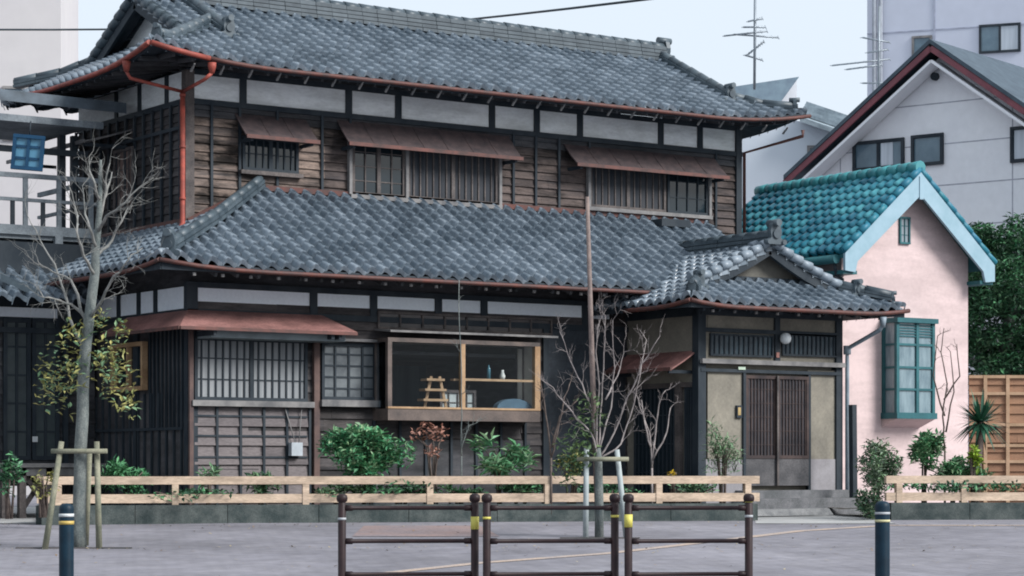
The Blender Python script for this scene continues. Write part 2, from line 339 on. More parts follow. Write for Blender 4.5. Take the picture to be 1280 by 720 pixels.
# ================================================================== LOW FENCES + KERBS
RAIL = mat('pale_pine_rail', (.62, .48, .36), (.47, .355, .265), rough=.7, scale=1.2, stretch=(1, 1, 6), fine=.22, contrast=.8, patch=.28, pscale=2.5)
FA, FB = atZ(52, HZ, 30.4), atZ(943, HZ, 32.2)
FC, FD = atZ(1112, HZ, 32.6), atZ(1500, HZ, 33.2)
def kerb_fence(A, B, posts, label, klabel, side=True):
    A = V((A.x, A.y, 0)); B = V((B.x, B.y, 0)); z0 = .34
    d = (B-A).normalized(); nrm = V((-d.y, d.x, 0))
    k = MB(); L = (B-A).length; n = max(1, round(L/1.2))
    for i in range(n):
        a = A.lerp(B, i/n)+V((0, 0, z0+.10)); b = A.lerp(B, (i+1)/n)-d*.008+V((0, 0, z0+.10)); k.beam(a, b, .16, .28)
    if side:
        for E in (A, B): k.beam(E+nrm*.085+V((0, 0, z0+.098)), E+nrm*.9+V((0, 0, z0+.098)), .15, .27)
    tag(k.build('kerb_wall', DSTONE), klabel, 'kerb wall', 'stone kerbs under the low fences')
    t = thing('low_timber_fence', A+V((0, 0, z0+.24)), label, 'fence', 'low timber fences along the beds')
    e = d*.06
    for zc, hh in ((z0+.565, .105), (z0+.325, .115)):
        r = MB(); r.beam(A-e+V((0, 0, zc)), B+e+V((0, 0, zc)), .10, hh)
        r.build('rail', RAIL, t)
    for q in posts:
        pm = MB(); c = A.lerp(B, q); pm.beam(c+V((0, 0, z0+.242)), c+V((0, 0, z0+.51)), .085, .12, up=nrm); pm.build('post', RAIL, t)
    return t
def frac(px, A, B):
    # parameter along AB whose projection is px
    lo, hi = -.2, 1.2
    for _ in range(40):
        m_ = (lo+hi)/2; X, Z = camxz(A.lerp(B, m_))
        if 640+X/Z*F < px: lo = m_
        else: hi = m_
    return lo
kerb_fence(FA, FB, [frac(p, FA, FB) for p in (73, 219, 382, 537, 684, 823, 934)], 'long low pale timber fence with two rails in front of the old wooden house', 'long dark stone kerb under the long timber fence')
kerb_fence(FC, FD, [frac(p, FC, FD) for p in (1123, 1204, 1290, 1380, 1470)], 'short low pale timber fence with two rails in front of the pink house', 'dark stone kerb under the timber fence by the pink house')
for A, B, back in ((FA, FB, 3.0), (FC, FD, 3.2)):
    d = (B-A).normalized(); nn = V((-d.y, d.x, 0)); mb = MB(); n = 14
    pts = [[V((0, 0, 0)) for _ in range(n+1)] for _ in range(5)]
    for i in range(n+1):
        for j in range(5):
            p = A.lerp(B, i/n)+nn*(.075+back*j/4); pts[j][i] = V((p.x, p.y, .34+.10+random.uniform(0, .04)))
    for j in range(4):
        for i in range(n): mb.face([pts[j][i], pts[j][i+1], pts[j+1][i+1], pts[j+1][i]], True)
    mb.build('soil', SOIL, kind='stuff', label='dark planting soil behind the low fence')

# ================================================================== OLD WOODEN HOUSE
H = thing('wooden_townhouse', (20, 31, .34), 'two-storey weathered wooden house with grey tiled roofs and red gutters', 'house')
UX0, UX1, UY = 15.24, 25.69, 30.75          # upper storey
LX0, LX1, LY = 14.59, 25.3, 29.4            # lower storey
UF = Wall((0, UY, 0), (1, 0, 0), (0, -1, 0)); LF = Wall((0, LY, 0), (1, 0, 0), (0, -1, 0))
UL = Wall((UX0, 0, 0), (0, 1, 0), (-1, 0, 0)); LL = Wall((LX0, 0, 0), (0, 1, 0), (-1, 0, 0))
YB = 34.6
# --- upper front siding
ZN = 6.46; ZT = 6.87; ZU = 4.3
mb = MB(); US = UF.px(405, 200)[0]; siding(mb, UF, US, UX1, ZU, ZN-.25, pitch=.13); mb.build('board_wall', mat('dark_brown_board', (.16, .12, .105), (.022, .024, .03), rough=.85, scale=1.6, stretch=(1, 1, 12), island=.35, contrast=.8, fine=.3, bump=.3, patch=.8, pscale=1.1), H, label='darker weathered boards of the right part'); mb = MB(); siding(mb, UF, UX0+.06, US, ZU, ZN-.25, pitch=.13)
wl = mb.build('board_wall', BROWN, H)
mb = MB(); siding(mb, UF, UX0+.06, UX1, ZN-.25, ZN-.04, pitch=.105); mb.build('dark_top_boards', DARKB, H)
mb = MB(); mb.box(UX0+.03, UX1-.03, UY+.02, YB, 4.0, 6.9); mb.build('upper_storey_core', DARK, H)
mb = MB()
for px in (263, 298, 345, 401, 436, 640, 668, 697, 735, 893):
    u = UF.px(px, 200)[0]; mb.wb(UF, u-.02, u+.02, ZU, ZN-.04, .03, .055)
for q in range(3): pass
mb.build('battens', DARK, H, label='thin dark vertical battens over the upper boards')
mb = MB(); mb.wb(UF, UX0+.1, UX1, ZN, ZT, -.02, .01); mb.build('plaster_band', PLAST, H)
mb = MB(); mb.wb(UL, UY+.1, YB, ZN, ZT, -.02, .01); mb.build('plaster_band', PLAST, H)
mb = MB()
mb.wb(UF, UX0-.03, UX1+.03, ZN-.075, ZN+.005, .0, .05); mb.wb(UL, UY+.0, YB, ZN-.074, ZN+.006, .0, .045)
mb.wb(UF, UX0-.03, UX1+.03, ZT-.05, ZT+.03, .0, .04)
for px in (303, 435, 497, 614, 670, 724, 825, 874):
    u = UF.px(px, 130)[0]; mb.wb(UF, u-.055, u+.055, ZN+.004, ZT-.05, .0, .035)
mb.wb(UF, UX1-.11, UX1+.01, ZU, ZT, .0, .06)
for px in (210, 176, 147): 
    u = UL.px(px, 110)[0]; mb.wb(UL, u-.05, u+.05, ZN+.004, ZT, .0, .035)
mb.build('timber_frame', DARK, H)
mb = MB(); mb.box(UX0-.055, UX0+.085, UY-.06, UY+.08, ZU-.2, ZT); mb.build('corner_post', MIDW, H)
# --- upper left wall : dark boards, vertical slats
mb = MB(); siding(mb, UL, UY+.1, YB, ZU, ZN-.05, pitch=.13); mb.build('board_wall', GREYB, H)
mb = MB()
for i in range(13):
    u = UY+.14+i*.31; mb.wb(UL, u-.022, u+.022, ZU, ZN-.05, .03, .065)
mb.wb(UL, UY+.1, YB, 6.02, 6.07, .03, .07)
mb.build('battens', DARK, H, label='dark vertical battens on the side wall')
u0 = UL.px(172, 230)[0]; u1 = UL.px(148, 230)[0]
wn_ = lattice(H, 'window', UL, u0, u1, 5.0, 5.95, .05, 3, 2, MIDW); pane(wn_, UL, u0+.04, u1-.04, 5.04, 5.91, .055, mat('brown_shutter', (.18, .12, .105), (.08, .06, .055), scale=4))
def pent(parent, W, u0, u1, zt, zb, proj, m, edge, th=.025, brackets=(), name='window_awning'):
    """thin sheet-covered pent roof on brackets"""
    mb = MB(); n = max(3, int((u1-u0)/.42))
    prev = None
    for i in range(n+1):
        u = u0+(u1-u0)*i/n; sag = random.uniform(-.008, .008)
        cur = [W.p(u, zt, .0), W.p(u, zt-(zt-zb)*.55, proj*.5), W.p(u, zb+sag, proj)]
        if prev:
            for a in range(2):
                q = [prev[a], cur[a], cur[a+1], prev[a+1]]; mb.box8([x-V((0, 0, th)) for x in q]+q)
        if 0 < i < n: mb.beam(cur[0]+V((0, 0, .002)), cur[1]+V((0, 0, .002)), .012, .01); mb.beam(cur[1]+V((0, 0, .002)), cur[2]+V((0, 0, .002)), .012, .01)
        prev = cur
    o = mb.build(name, m, parent)
    e = MB(); e.beam(W.p(u0-.01, zb-.01, proj+.006), W.p(u1+.01, zb-.01, proj+.006), .03, .055)
    e.build('fascia', edge, o)
    b = MB()
    for u in list(brackets) or [u0+.1, u1-.1]:
        b = MB(); b.beam(W.p(u, zb-.045, .01), W.p(u, zb-.045, proj-.03), .04, .05); b.build('bracket', DARK, o)
    s_ = MB()
    for u in (u0+.03,): s_.prism([W.p(u, zt-.04, .01), W.p(u, zb-.03, proj-.04), W.p(u, zb-.45, .01)], W.u*.02)

    return o
def awn_px(W, x0, x1, yt, yb, proj, m, edge, **k):
    u0 = W.px(x0, (yt+yb)/2, proj)[0]; u1 = W.px(x1, yb, proj)[0]; xm = (x0+x1)/2
    zt = W.px(xm, yt, 0)[1]; zb = W.px(xm, yb, proj)[1]; return pent(H, W, u0, u1, zt, zb, proj, m, edge, **k)
REDE = mat('red_brown_edge', (.15, .065, .055), (.07, .045, .042), rough=.7, scale=5)
awn_px(UF, 309, 399, 147, 173, .40, AWN, REDE)
awn_px(UF, 437, 653, 160, 188, .40, AWN, REDE)
awn_px(UF, 722, 911, 189, 213, .40, AWN, REDE)
CURT = mat('pale_curtain', (.32, .33, .34), (.14, .155, .17), rough=.9, scale=1, stretch=(18, 18, .3), contrast=.9)
CURTD = mat('brown_curtain', (.06, .062, .068), (.012, .018, .026), rough=.9, scale=1, stretch=(16, 16, .3), contrast=.9)
# upper windows (three)
r = UF.rect(303, 181, 373, 221, .05); wn_ = lattice(H, 'window', UF, r[0], r[1], r[2]+.07, r[3]+.1, .03, 7, 1, DARK, mull=(.5,)); pane(wn_, UF, r[0]+.03, r[1]-.03, r[2]+.1, r[3]+.08, .035, GLASS)
mb = MB(); mb.wb(UF, r[0]-.05, r[1]+.05, r[2]+.01, r[2]+.068, .02, .12); mb.build('sill', MIDW, wn_)
r = UF.rect(440, 186, 506, 247, .05); wn_ = lattice(H, 'window', UF, r[0], r[1], r[2]+.02, r[3]+.15, .03, 3, 3, MIDW, mull=(.5,)); pane(wn_, UF, r[0]+.03, r[1]-.03, r[2]+.06, r[3]+.12, .035, GLASS)
r2 = UF.rect(509, 190, 622, 253, .05); wn_ = lattice(H, 'window', UF, r2[0], r2[1], r[2]+.02, r[3]+.15, .03, 13, 0, MIDW, mull=(.5,)); pane(wn_, UF, r2[0]+.03, r2[1]-.03, r[2]+.06, r[3]+.12, .035, CURTD, 'curtain')
mb = MB(); mb.wb(UF, r[0]-.05, r2[1]+.05, r[2]-.045, r[2]+.018, .02, .12); mb.build('sill', PALEW, H)
mb = MB()
for uu in (r[0]-.045, (r[1]+r2[0])/2, r2[1]+.03): mb = MB(); mb.wb(UF, uu-.025, uu+.025, r[2]+.02, r[3]+.1, .03, .1); mb.build('window_post', PALEW, H)
r = UF.rect(737, 212, 832, 266, .05); wn_ = lattice(H, 'window', UF, r[0], r[1], r[2]+.05, r[3]+.15, .03, 11, 0, MIDW, mull=(.5,)); pane(wn_, UF, r[0]+.03, r[1]-.03, r[2]+.08, r[3]+.12, .035, CURTD, 'curtain')
r2 = UF.rect(834, 222, 885, 271, .05); wn_ = lattice(H, 'window', UF, r2[0], r2[1], r[2]+.05, r[3]+.15, .03, 3, 2, DARK); pane(wn_, UF, r2[0]+.03, r2[1]-.03, r[2]+.08, r[3]+.12, .035, GLASS)
mb = MB(); mb.wb(UF, r[0]-.05, r2[1]+.05, r[2]-.01, r[2]+.048, .02, .12); mb.build('sill', PALEW, H)
mb = MB()
for uu in (r[0]-.03, r2[1]+.02): mb = MB(); mb.wb(UF, uu-.025, uu+.025, r[2]+.05, r[3]+.1, .03, .1); mb.build('window_post', PALEW, H)

# --- upper roof (hip-and-gable)
EX0, EX1, EY0, EZ, EY1 = 14.2, 26.3, 29.75, 6.86, 35.25; PIT = .5
YR = (EY0+EY1)/2; ZR = EZ+PIT*(YR-EY0); cs = math.sqrt(1+PIT*PIT); VL, VR = 15.2, 25.5
def corner_lift(l, r_, A=.2, reach=2.2):
    def f(u, v):
        k = max(0, 1-v/1.5); return A*k*(max(0, 1-(u-l)/reach)**2.2+max(0, 1-(r_-u)/reach)**2.2)
    return f
def lim_front(v):
    y = v/cs
    if y < 1.0: lo = y
    else: lo = VL-EX0
    hi = (EX1-EX0)-(y if y < .8 else .8)
    return (lo, hi)
Ls = (YR-EY0)*cs
mb = tile_field(V((EX0, EY0, EZ)), (1, 0, 0), (0, 1, PIT), Ls, lim_front, lift=corner_lift(0, EX1-EX0), seed=1)
mb.build('roof_tiles', TILE, H, label='front slope of the upper grey tiled roof')
mb = tile_field(V((EX1, EY1, EZ)), (-1, 0, 0), (0, -1, PIT), Ls, lambda v: (v/cs if v/cs < .8 else .8, EX1-EX0-(v/cs if v/cs < 1 else 1.0)), tw=.5, tl=.5, seed=2); mb.build('roof_tiles', TILE, H)
Dp = EY1-EY0
def lim_side(v): return (min(v/cs, Dp/2), max(Dp-v/cs, Dp/2))
mb = tile_field(V((EX0, EY1, EZ)), (0, -1, 0), (1, 0, PIT), 1.4*cs, lim_side, lift=lambda u, v: .2*max(0, 1-v/1.5)*max(0, 1-(Dp-u)/2.2)**2.2, seed=3); mb.build('roof_tiles', TILE, H, label='left skirt of the upper roof below the gable')
mb = tile_field(V((EX1, EY0, EZ)), (0, 1, 0), (-1, 0, PIT), .8*cs, lim_side, lift=corner_lift(0, Dp), seed=4); mb.build('roof_tiles', TILE, H)
# soffit, rafters, fascia
def soffit(xy, zf, zw, inner, parent, name='soffit'):
    pass
mb = MB(); n = 24
def liftU(x, y):
    a = A2 = 0
    dx = min(x-EX0, EX1-x); dy = min(y-EY0, EY1-y)
    if dy < .01: return .2*(max(0, 1-(x-EX0)/2.2)**2.2+max(0, 1-(EX1-x)/2.2)**2.2)
    return .2*(max(0, 1-(y-EY0)/2.2)**2.2+max(0, 1-(EY1-y)/2.2)**2.2)
for i in range(n):
    x0, x1 = EX0+.02+(EX1-EX0-.04)*i/n, EX0+.02+(EX1-EX0-.04)*(i+1)/n
    a, b = V((x0, EY0+.02, EZ-.06+liftU(x0, EY0))), V((x1, EY0+.02, EZ-.06+liftU(x1, EY0)))
    c0, d0 = V((min(max(x1, UX0), UX1), UY+.1, EZ+.13)), V((min(max(x0, UX0), UX1), UY+.1, EZ+.13))
    mb.face([a, b, c0, d0]); 
    y0, y1 = EY0+.02+(Dp-.04)*i/n, EY0+.02+(Dp-.04)*(i+1)/n
    for ex, wx in ((EX0+.02, UX0+.1), (EX1-.02, UX1-.1)):
        a, b = V((ex, y0, EZ-.06+liftU(ex, y0))), V((ex, y1, EZ-.06+liftU(ex, y1)))
        mb.face([a, b, V((wx, max(y1, UY) if y1 < YB else YB, EZ+.13)), V((wx, max(y0, UY) if y0 < YB else YB, EZ+.13))])
    mb.beam(V((x0, EY0+.0, EZ-.045+liftU(x0, EY0))), V((x1, EY0+.0, EZ-.045+liftU(x1, EY0))), .04, .09)
    mb.beam(V((EX0, y0, EZ-.045+liftU(EX0, y0))), V((EX0, y1, EZ-.045+liftU(EX0, y1))), .04, .09)
mb.build('soffit', DARK, H)
mb = MB(); x = EX0+.35
while x < EX1-.2:
    mb.beam(V((x, EY0+.03, EZ-.10+liftU(x, EY0))), V((x, UY+.05, EZ+.09)), .045, .06); x += .3
y = EY0+.5
while y < EY1-.2: mb.beam(V((EX0+.03, y, EZ-.10+liftU(EX0, y))), V((UX0+.05, y, EZ+.09)), .045, .06); y += .3
mb.build('rafters', DARKB, H)
WHITE = mat('white_paint', (.72, .74, .75), (.55, .57, .58), rough=.6)
mb = MB(); x = EX0+.65
while x < EX1-.3: mb = MB(); mb.beam(V((x, EY0+.1, EZ-.17)), V((x, EY0+.04, EZ-.12)), .03, .022); mb.beam(V((x, EY0+.04, EZ-.13)), V((x, EY0-.02, EZ-.075)), .02, .02); x += .46; mb.build('gutter_bracket', PALEW, H)
# gable end : white triangle with dark barge boards
mb = MB(); gx = VL+.38; zb = EZ+PIT*(gx-EX0)
yl = EY0+(zb-EZ)/PIT; yr = EY1-(zb-EZ)/PIT
mb.prism([V((gx, yl, zb-.05)), V((gx, yr, zb-.05)), V((gx, YR, ZR-.04))], (.08, 0, 0)); mb.build('gable_wall', PLAST, H)
mb = MB()
for s in (-1, 1):
    a = V((VL+.04, YR, ZR+.0)); b = V((VL+.04, YR+s*1.78, ZR-PIT*1.78))
    mb.beam(a+V((0, 0, -.09)), b+V((0, 0, -.09)), .05, .2); mb.beam(a+V((.12, 0, -.06)), b+V((.12, 0, -.06)), .22, .05)
mb.build('barge_board', DARK, H)
mb = MB()
for s in (-1, 1):
    for i in range(8):
        p = V((VL+.02, YR+s*(.22*i+.1), ZR-PIT*(.22*i+.1)+.02)); q = V((VL+.02, YR+s*(.22*i+.36), ZR-PIT*(.22*i+.36)+.05)); mb.tube([p, q], [.075, .085], 9)
mb.build('verge_tiles', RIDGE, H)
# ridges
ridge('main_ridge', H, [(VL+.0, YR, ZR-.02), (VR-.1, YR, ZR-.02)], .32, .33, cap=.085, layers=4)
onigawara(H, (VR-.1, YR, ZR+.02), (1, 0, 0), .38); onigawara(H, (VL, YR, ZR+.02), (-1, 0, 0), .38)
def sp(x, y): return V((x, y, EZ+PIT*min(y-EY0, 9)))
for kx, ky in ((16.0, 30.95), (25.3, 30.55)):
    ridge('descending_ridge', H, [V((kx, YR-.1, EZ+PIT*(YR-.1-EY0)+.02)), V((kx, ky, EZ+PIT*(ky-EY0)+.02))], .22, .18, layers=2)
    onigawara(H, V((kx, ky, EZ+PIT*(ky-EY0)+.0)), (0, -1, 0), .3)
ridge('hip_ridge', H, [V((16.0, 31.5, 7.74)), V((15.2, 30.75, EZ+.5)), V((14.7, 30.25, EZ+.28)), V((14.36, 29.91, EZ+.24))], .2, .16, layers=2)
ridge('hip_ridge', H, [V((25.35, 30.7, EZ+.45)), V((25.8, 30.25, EZ+.27)), V((26.16, 29.89, EZ+.22))], .2, .16, layers=2)
ridge('hip_ridge', H, [V((15.6, 33.85, EZ+.7)), V((14.9, 34.55, EZ+.36)), V((14.36, 35.1, EZ+.24))], .2, .16, layers=2)
onigawara(H, (14.36, 29.91, EZ+.2), (-1, -1, 0), .25); onigawara(H, (26.16, 29.89, EZ+.2), (1, -1, 0), .25)
# gutters and downpipe (red oxide)
def gut(pts, r_, m, name='gutter', parent=None):
    mb = MB(); mb.tube(pts, r_, 8); return mb.build(name, m, parent or H)
gp = [V((EX0-.05+(EX1-EX0+.1)*i/40, EY0-.07, EZ-.05+liftU(EX0+(EX1-EX0)*i/40, EY0))) for i in range(41)]
gut(gp[:4], .038, RUST); gut(gp[3:], .032, RUSTB)
gut([V((EX0-.07, EY0-.05+(Dp)*i/16, EZ-.05+liftU(EX0, EY0+Dp*i/16))) for i in range(17)], .038, RUST)
h1 = on_y(265, 82, EY0-.07); h2 = on_x(158, 80, EX0-.07)
for hp in (h1, h2):
    mb = MB(); mb.tube([hp+V((0, 0, .04)), hp+V((0, 0, -.02)), hp+V((0, 0, -.11))], [.065, .06, .035], 8); mb.build('rain_hopper', RUST, H)
dp = V((UX0-.16, UY-.17, 0)); j = V((dp.x, dp.y, 6.52))
mb = MB(); mb.tube([h1+V((0, 0, -.1)), h1+V((-.1, .02, -.2)), j], .026, 8); mb.tube([h2+V((0, 0, -.1)), h2+V((.05, -.02, -.2)), j], .026, 8)
mb.tube([j+V((0, 0, .03)), V((dp.x, dp.y, 4.62)), V((dp.x-.1, dp.y-.1, 4.5))], .038, 10)
for z in (6.45, 5.7, 4.95): mb.tube([V((dp.x, dp.y, z)), V((dp.x, dp.y, z+.04))], .046, 10)
mb.build('downpipe', RUST, H, label='red Y-shaped downpipe at the left corner')
mb = MB(); e = V((EX1-.1, EY0-.05, EZ-.1)); q = V((UX1+.05, UY-.07, 6.45)); mb.tube([e, e+V((0, 0, -.1)), q, V((q.x, q.y, 4.2))], .03, 8); mb.build('downpipe', RUSTB, H, label='thin brown downpipe at the right corner')

# --- lower roof
LEX, LEY, LEZ, LTZ = 13.67, 28.35, 3.82, 5.20; LP = (LTZ-LEZ)/(UY-LEY); lcs = math.sqrt(1+LP*LP); LXR = 24.9
hx = 16.45-LEX; LS = (LTZ-LEZ)/hx      # hip reaches wall line at x=16.45
def liftL(x, y):
    return .10*max(0, 1-(x-LEX)/1.6)**2 if abs(y-LEY) < .01 else .10*max(0, 1-(y-LEY)/1.6)**2
def limL(v):
    y = v/lcs; return (hx*y/(UY-LEY), LXR-LEX)
mb = tile_field(V((LEX, LEY, LEZ)), (1, 0, 0), (0, 1, LP), (UY-LEY)*lcs, limL, lift=lambda u, v: .10*max(0, 1-u/1.6)**2*max(0, 1-v/1.2), seed=5)
mb.build('roof_tiles', TILE, H, label='front slope of the lower grey tiled roof')
scs = math.sqrt(1+LS*LS); LYB = 34.2
def limS(v):
    x = v/scs; k = (UY-LEY)*x/hx; return (k, LYB-LEY)
mb = tile_field(V((LEX, LEY, LEZ)), (0, 1, 0), (1, 0, LS), hx*scs, limS, lift=lambda u, v: .10*max(0, 1-u/1.6)**2*max(0, 1-v/1.2), seed=6)
mb.build('roof_tiles', TILE, H, label='left slope of the lower tiled roof')
ridge('hip_ridge', H, [V((16.4, UY-.05, LTZ+.03)), V((LEX+hx*.5, LEY+(UY-LEY)*.5, (LEZ+LTZ)/2+.02)), V((LEX+.2, LEY+.17, LEZ+.17))], .19, .17, layers=2, cap=.06)
onigawara(H, (LEX+.2, LEY+.17, LEZ+.1), (-1, -1, 0), .34)
# flashing along wall foot
mb = MB(); mb.beam(V((16.5, UY-.045, LTZ+.03)), V((LXR, UY-.045, LTZ+.03)), .05, .08)
mb.beam(V((UX0-.02, UY-.06, LEZ+LS*(UX0-LEX)+.06)), V((16.4, UY-.06, LTZ+.06)), .05, .09); mb.beam(V((UX0-.06, UY-.05, LEZ+LS*(UX0-LEX)+.06)), V((UX0-.06, LYB, LEZ+LS*(UX0-LEX)+.06)), .05, .09)
mb.build('flashing', RUSTB, H, label='rust red flashing where the lower roof meets the wall')
mb = MB(); n = 20
mb.box8([V((LEX+.05, LEY+.05, LEZ-.09)), V((LXR, LEY+.05, LEZ-.09)), V((LXR, LY+.1, LEZ+.32)), V((LX0+.1, LY+.1, LEZ+.3)), V((LEX+.05, LEY+.05, LEZ-.05)), V((LXR, LEY+.05, LEZ-.05)), V((LXR, LY+.1, LEZ+.36)), V((LX0+.1, LY+.1, LEZ+.34))])
mb.box8([V((LEX+.05, LEY+.05, LEZ-.09)), V((LX0+.1, LY+.1, LEZ+.3)), V((LX0+.1, LYB, LEZ+.3)), V((LEX+.05, LYB, LEZ-.09)), V((LEX+.05, LEY+.05, LEZ-.05)), V((LX0+.1, LY+.1, LEZ+.34)), V((LX0+.1, LYB, LEZ+.34)), V((LEX+.05, LYB, LEZ-.05))])
mb.beam(V((LEX, LEY+.01, LEZ-.05)), V((LXR, LEY+.01, LEZ-.05)), .04, .09); mb.beam(V((LEX, LEY, LEZ-.05)), V((LEX, LYB, LEZ-.05)), .04, .09)
mb.build('soffit', DARK, H)
mb = MB(); x = LEX+.5
while x < LXR: mb.beam(V((x, LEY+.04, LEZ-.125)), V((x, LY, LEZ+.24)), .045, .055); x += .33
mb.build('rafters', DARKB, H)
mb = MB(); x = LEX+.5
while x < 21.6: mb = MB(); mb.box(x-.02, x+.02, LEY+.02, LEY+.05, LEZ-.155, LEZ-.115); x += .43; mb.build('rafter_cap', PALEW, H)
gut([V((LEX-.06+(LXR-LEX)*i/20, LEY-.06, LEZ-.07+liftL(LEX+(LXR-LEX)*i/20, LEY))) for i in range(21)], .031, RUSTB)
gut([V((LEX-.06, LEY-.06+(LYB-LEY)*i/16, LEZ-.07+liftL(LEX, LEY+(LYB-LEY)*i/16))) for i in range(17)], .031, RUSTB)
# red valley board from the downpipe foot
gut([V((UX0-.25, UY-.3, 4.48)), V((LEX+.5, UY-.35, 4.02))], .035, RUST, 'roof_pipe')

# --- lower storey front
ZF = .5; ZW0, ZW1 = 3.285, 3.61
bay = LF.rect(485, 425, 675, 528, .45)      # projecting shop window
BU0, BU1, BZ0, BZ1 = bay[0], bay[1], bay[2]+.02, bay[3]
OU0, OU1, OZ0, OZ1 = BU0+.06, BU1-.06, BZ0+.15, BZ1-.05
mb = MB()
EU = LX1
for u0, u1, z0, z1 in ((LX0+.05, OU0, ZF-.2, 3.45), (OU1, EU, ZF-.2, 3.45), (OU0, OU1, ZF-.2, OZ0), (OU0, OU1, OZ1, 3.45)): siding(mb, LF, u0, u1, z0, z1, pitch=.19)
mb.build('board_wall', GREYB, H)
# walls of the lower storey shell, room behind the bay
mb = MB(); mb.box(LX0+.04, OU0-.3, LY+.03, YB, .34, LEZ+.2); mb.box(OU1+.3, EU-.02, LY+.03, YB, .34, LEZ+.2)
mb.box(OU0-.3, OU0, LY+.03, LY+.12, .34, LEZ); mb.box(OU1, OU1+.3, LY+.03, LY+.12, .34, LEZ); mb.box(OU0, OU1, LY+.03, LY+.12, .34, OZ0-.01); mb.box(OU0, OU1, LY+.03, LY+.12, OZ1+.01, LEZ)
mb.box(OU0-.3, OU1+.3, LY+3.2, LY+3.3, .34, 3.6); mb.box(OU0-.3, OU1+.3, LY+.1, LY+3.2, 2.75, 2.8)
mb.build('lower_storey_core', DARKB, H)
mb = MB(); mb.box(OU0-.3, OU1+.3, LY+.12, LY+3.2, .85, .9); mb.build('shop_floor', MIDW, H)
ICUR = mat('interior_blue_grey', (.10, .16, .19), (.03, .05, .07), rough=.7, scale=1, stretch=(7, 7, .4), contrast=1)
mb = MB(); mb.box(OU0-.25, OU1+.25, LY+3.1, LY+3.19, .9, 2.74); mb.build('back_partition', ICUR, H)
mb = MB()
for i in range(24): mb.wb(LL, LY+.1+i*.205, LY+.1+i*.205+.2, ZF-.2, 3.3, -.02, .012+random.uniform(0, .006))
mb.build('board_wall', mat('vertical_dark_board', (.11, .105, .11), (.02, .025, .032), scale=2, stretch=(1, 5, .6), island=.4, fine=.3, contrast=.9, patch=.4), H)
mb = MB(); mb.wb(LF, LX0+.1, 21.9, ZW0, ZW1, -.02, .01); mb.build('plaster_band', PLAST2, H)
mb = MB(); mb.wb(LL, LY+.1, LYB, ZW0, ZW1, -.02, .01); mb.build('plaster_band', PLAST2, H)
mb = MB()
mb.wb(LF, LX0-.04, 22.3, ZW0-.08, ZW0+.004, .0, .05); mb.wb(LF, LX0-.04, 22.3, ZW1-.02, ZW1+.06, 0, .045)
mb.wb(LL, LY+.0, LYB, ZW0-.079, ZW0+.005, .0, .045)
for px, ww in ((391, .06), (466, .06), (547, .06), (604, .06), (733, .1)):
    u = LF.px(px, 375)[0]; mb.wb(LF, u-ww, u+ww, ZW0+.004, ZW1-.02, 0, .035)
mb.wb(LF, LX0-.05, LX0+.12, ZF-.2, ZW1+.05, -.05, .05)
for px in (150, 175, 196): u = LL.px(px, 375)[0]; mb.wb(LL, u-.05, u+.05, ZW0+.004, ZW1, 0, .035)
mb.wb(LL, LY+1.55, LY+1.7, ZF-.2, ZW0, 0, .05)
for px in (680, 748): u = LF.px(px, 500)[0]; mb.wb(LF, u-.05, u+.05, ZF-.2, ZW0-.08, .02, .06)
mb.build('timber_frame', DARK, H)
# dark plaster/timber zone right of the bay
u0 = LF.px(684, 400)[0]; mb = MB(); mb.wb(LF, u0, 22.2, ZF-.2, ZW0-.081, .02, .035); mb.build('dark_wall_panel', mat('dark_wall', (.045, .055, .068), (.022, .028, .036), scale=2, fine=.2), H)
# left lattice window and boarded panel
r = LF.rect(243, 425, 384, 501, .05); wu0, wu1, wz0, wz1 = r
wn_ = lattice(H, 'window', LF, wu0, wu1, wz0, wz1+.02, .03, 15, 2, DARK, mull=(.5,), bw=.022, bh=.018); pane(wn_, LF, wu0+.03, wu1-.03, wz0+.03, wz1-.02, .036, CURT, 'curtain')
mb = MB(); mb.wb(LF, wu0-.06, wu1+.08, wz0-.085, wz0-.003, .02, .13); mb.build('sill', PALEW, wn_)
pb = mat('silvery_board', (.20, .175, .175), (.09, .08, .085), rough=.85, scale=1.2, stretch=(1, 1, 5), island=.45, contrast=.8, fine=.25)
mb = MB(); siding(mb, LF, wu0-.02, wu1+.04, ZF-.2, wz0-.09, d=.02, pitch=.29); mb.build('boarded_panel', pb, H)
mb = MB()
for i in range(6): u = wu0-.02+(wu1-wu0+.06)*i/5; mb.wb(LF, u-.018, u+.018, ZF-.2, wz0-.09, .04, .065)
for z in (wz0-.22, wz0-.5, wz0-.8): mb.wb(LF, wu0, wu1, z-.014, z+.014, .038, .058)
mb.build('panel_battens', DARK, H)
mb = MB(); u = LF.px(236, 500)[0]; mb.wb(LF, u-.035, u+.025, ZF-.2, 3.2, .055, .10); mb.build('window_post', mat('reddish_timber', (.13, .085, .075), (.07, .05, .05)), H); mb = MB()
u = LF.px(393, 500)[0]; mb.wb(LF, u-.05, u+.04, ZF-.2, 3.1, .03, .09); mb.build('window_post', mat('reddish_timber'  , (.13, .085, .075)), H)
# shoji window
r = LF.rect(402, 429, 470, 500, .05)
wn_ = lattice(H, 'window', LF, r[0], r[1], r[2], r[3], .03, 3, 4, DARK, bw=.03, bh=.025); pane(wn_, LF, r[0]+.03, r[1]-.03, r[2]+.03, r[3]-.03, .036, mat('grey_glass_curtain', (.17, .19, .20), (.06, .07, .08), rough=.4, scale=2), 'pane')
mb = MB(); mb.wb(LF, r[0]-.04, r[1]+.04, r[2]-.1, r[2]-.003, .02, .14); mb.build('sill', PALEW, wn_); mb = MB(); mb.wb(LF, r[0]-.04, r[1]+.04, r[3]+.02, r[3]+.06, .02, .16); mb.build('head_ledge', PALEW, wn_)
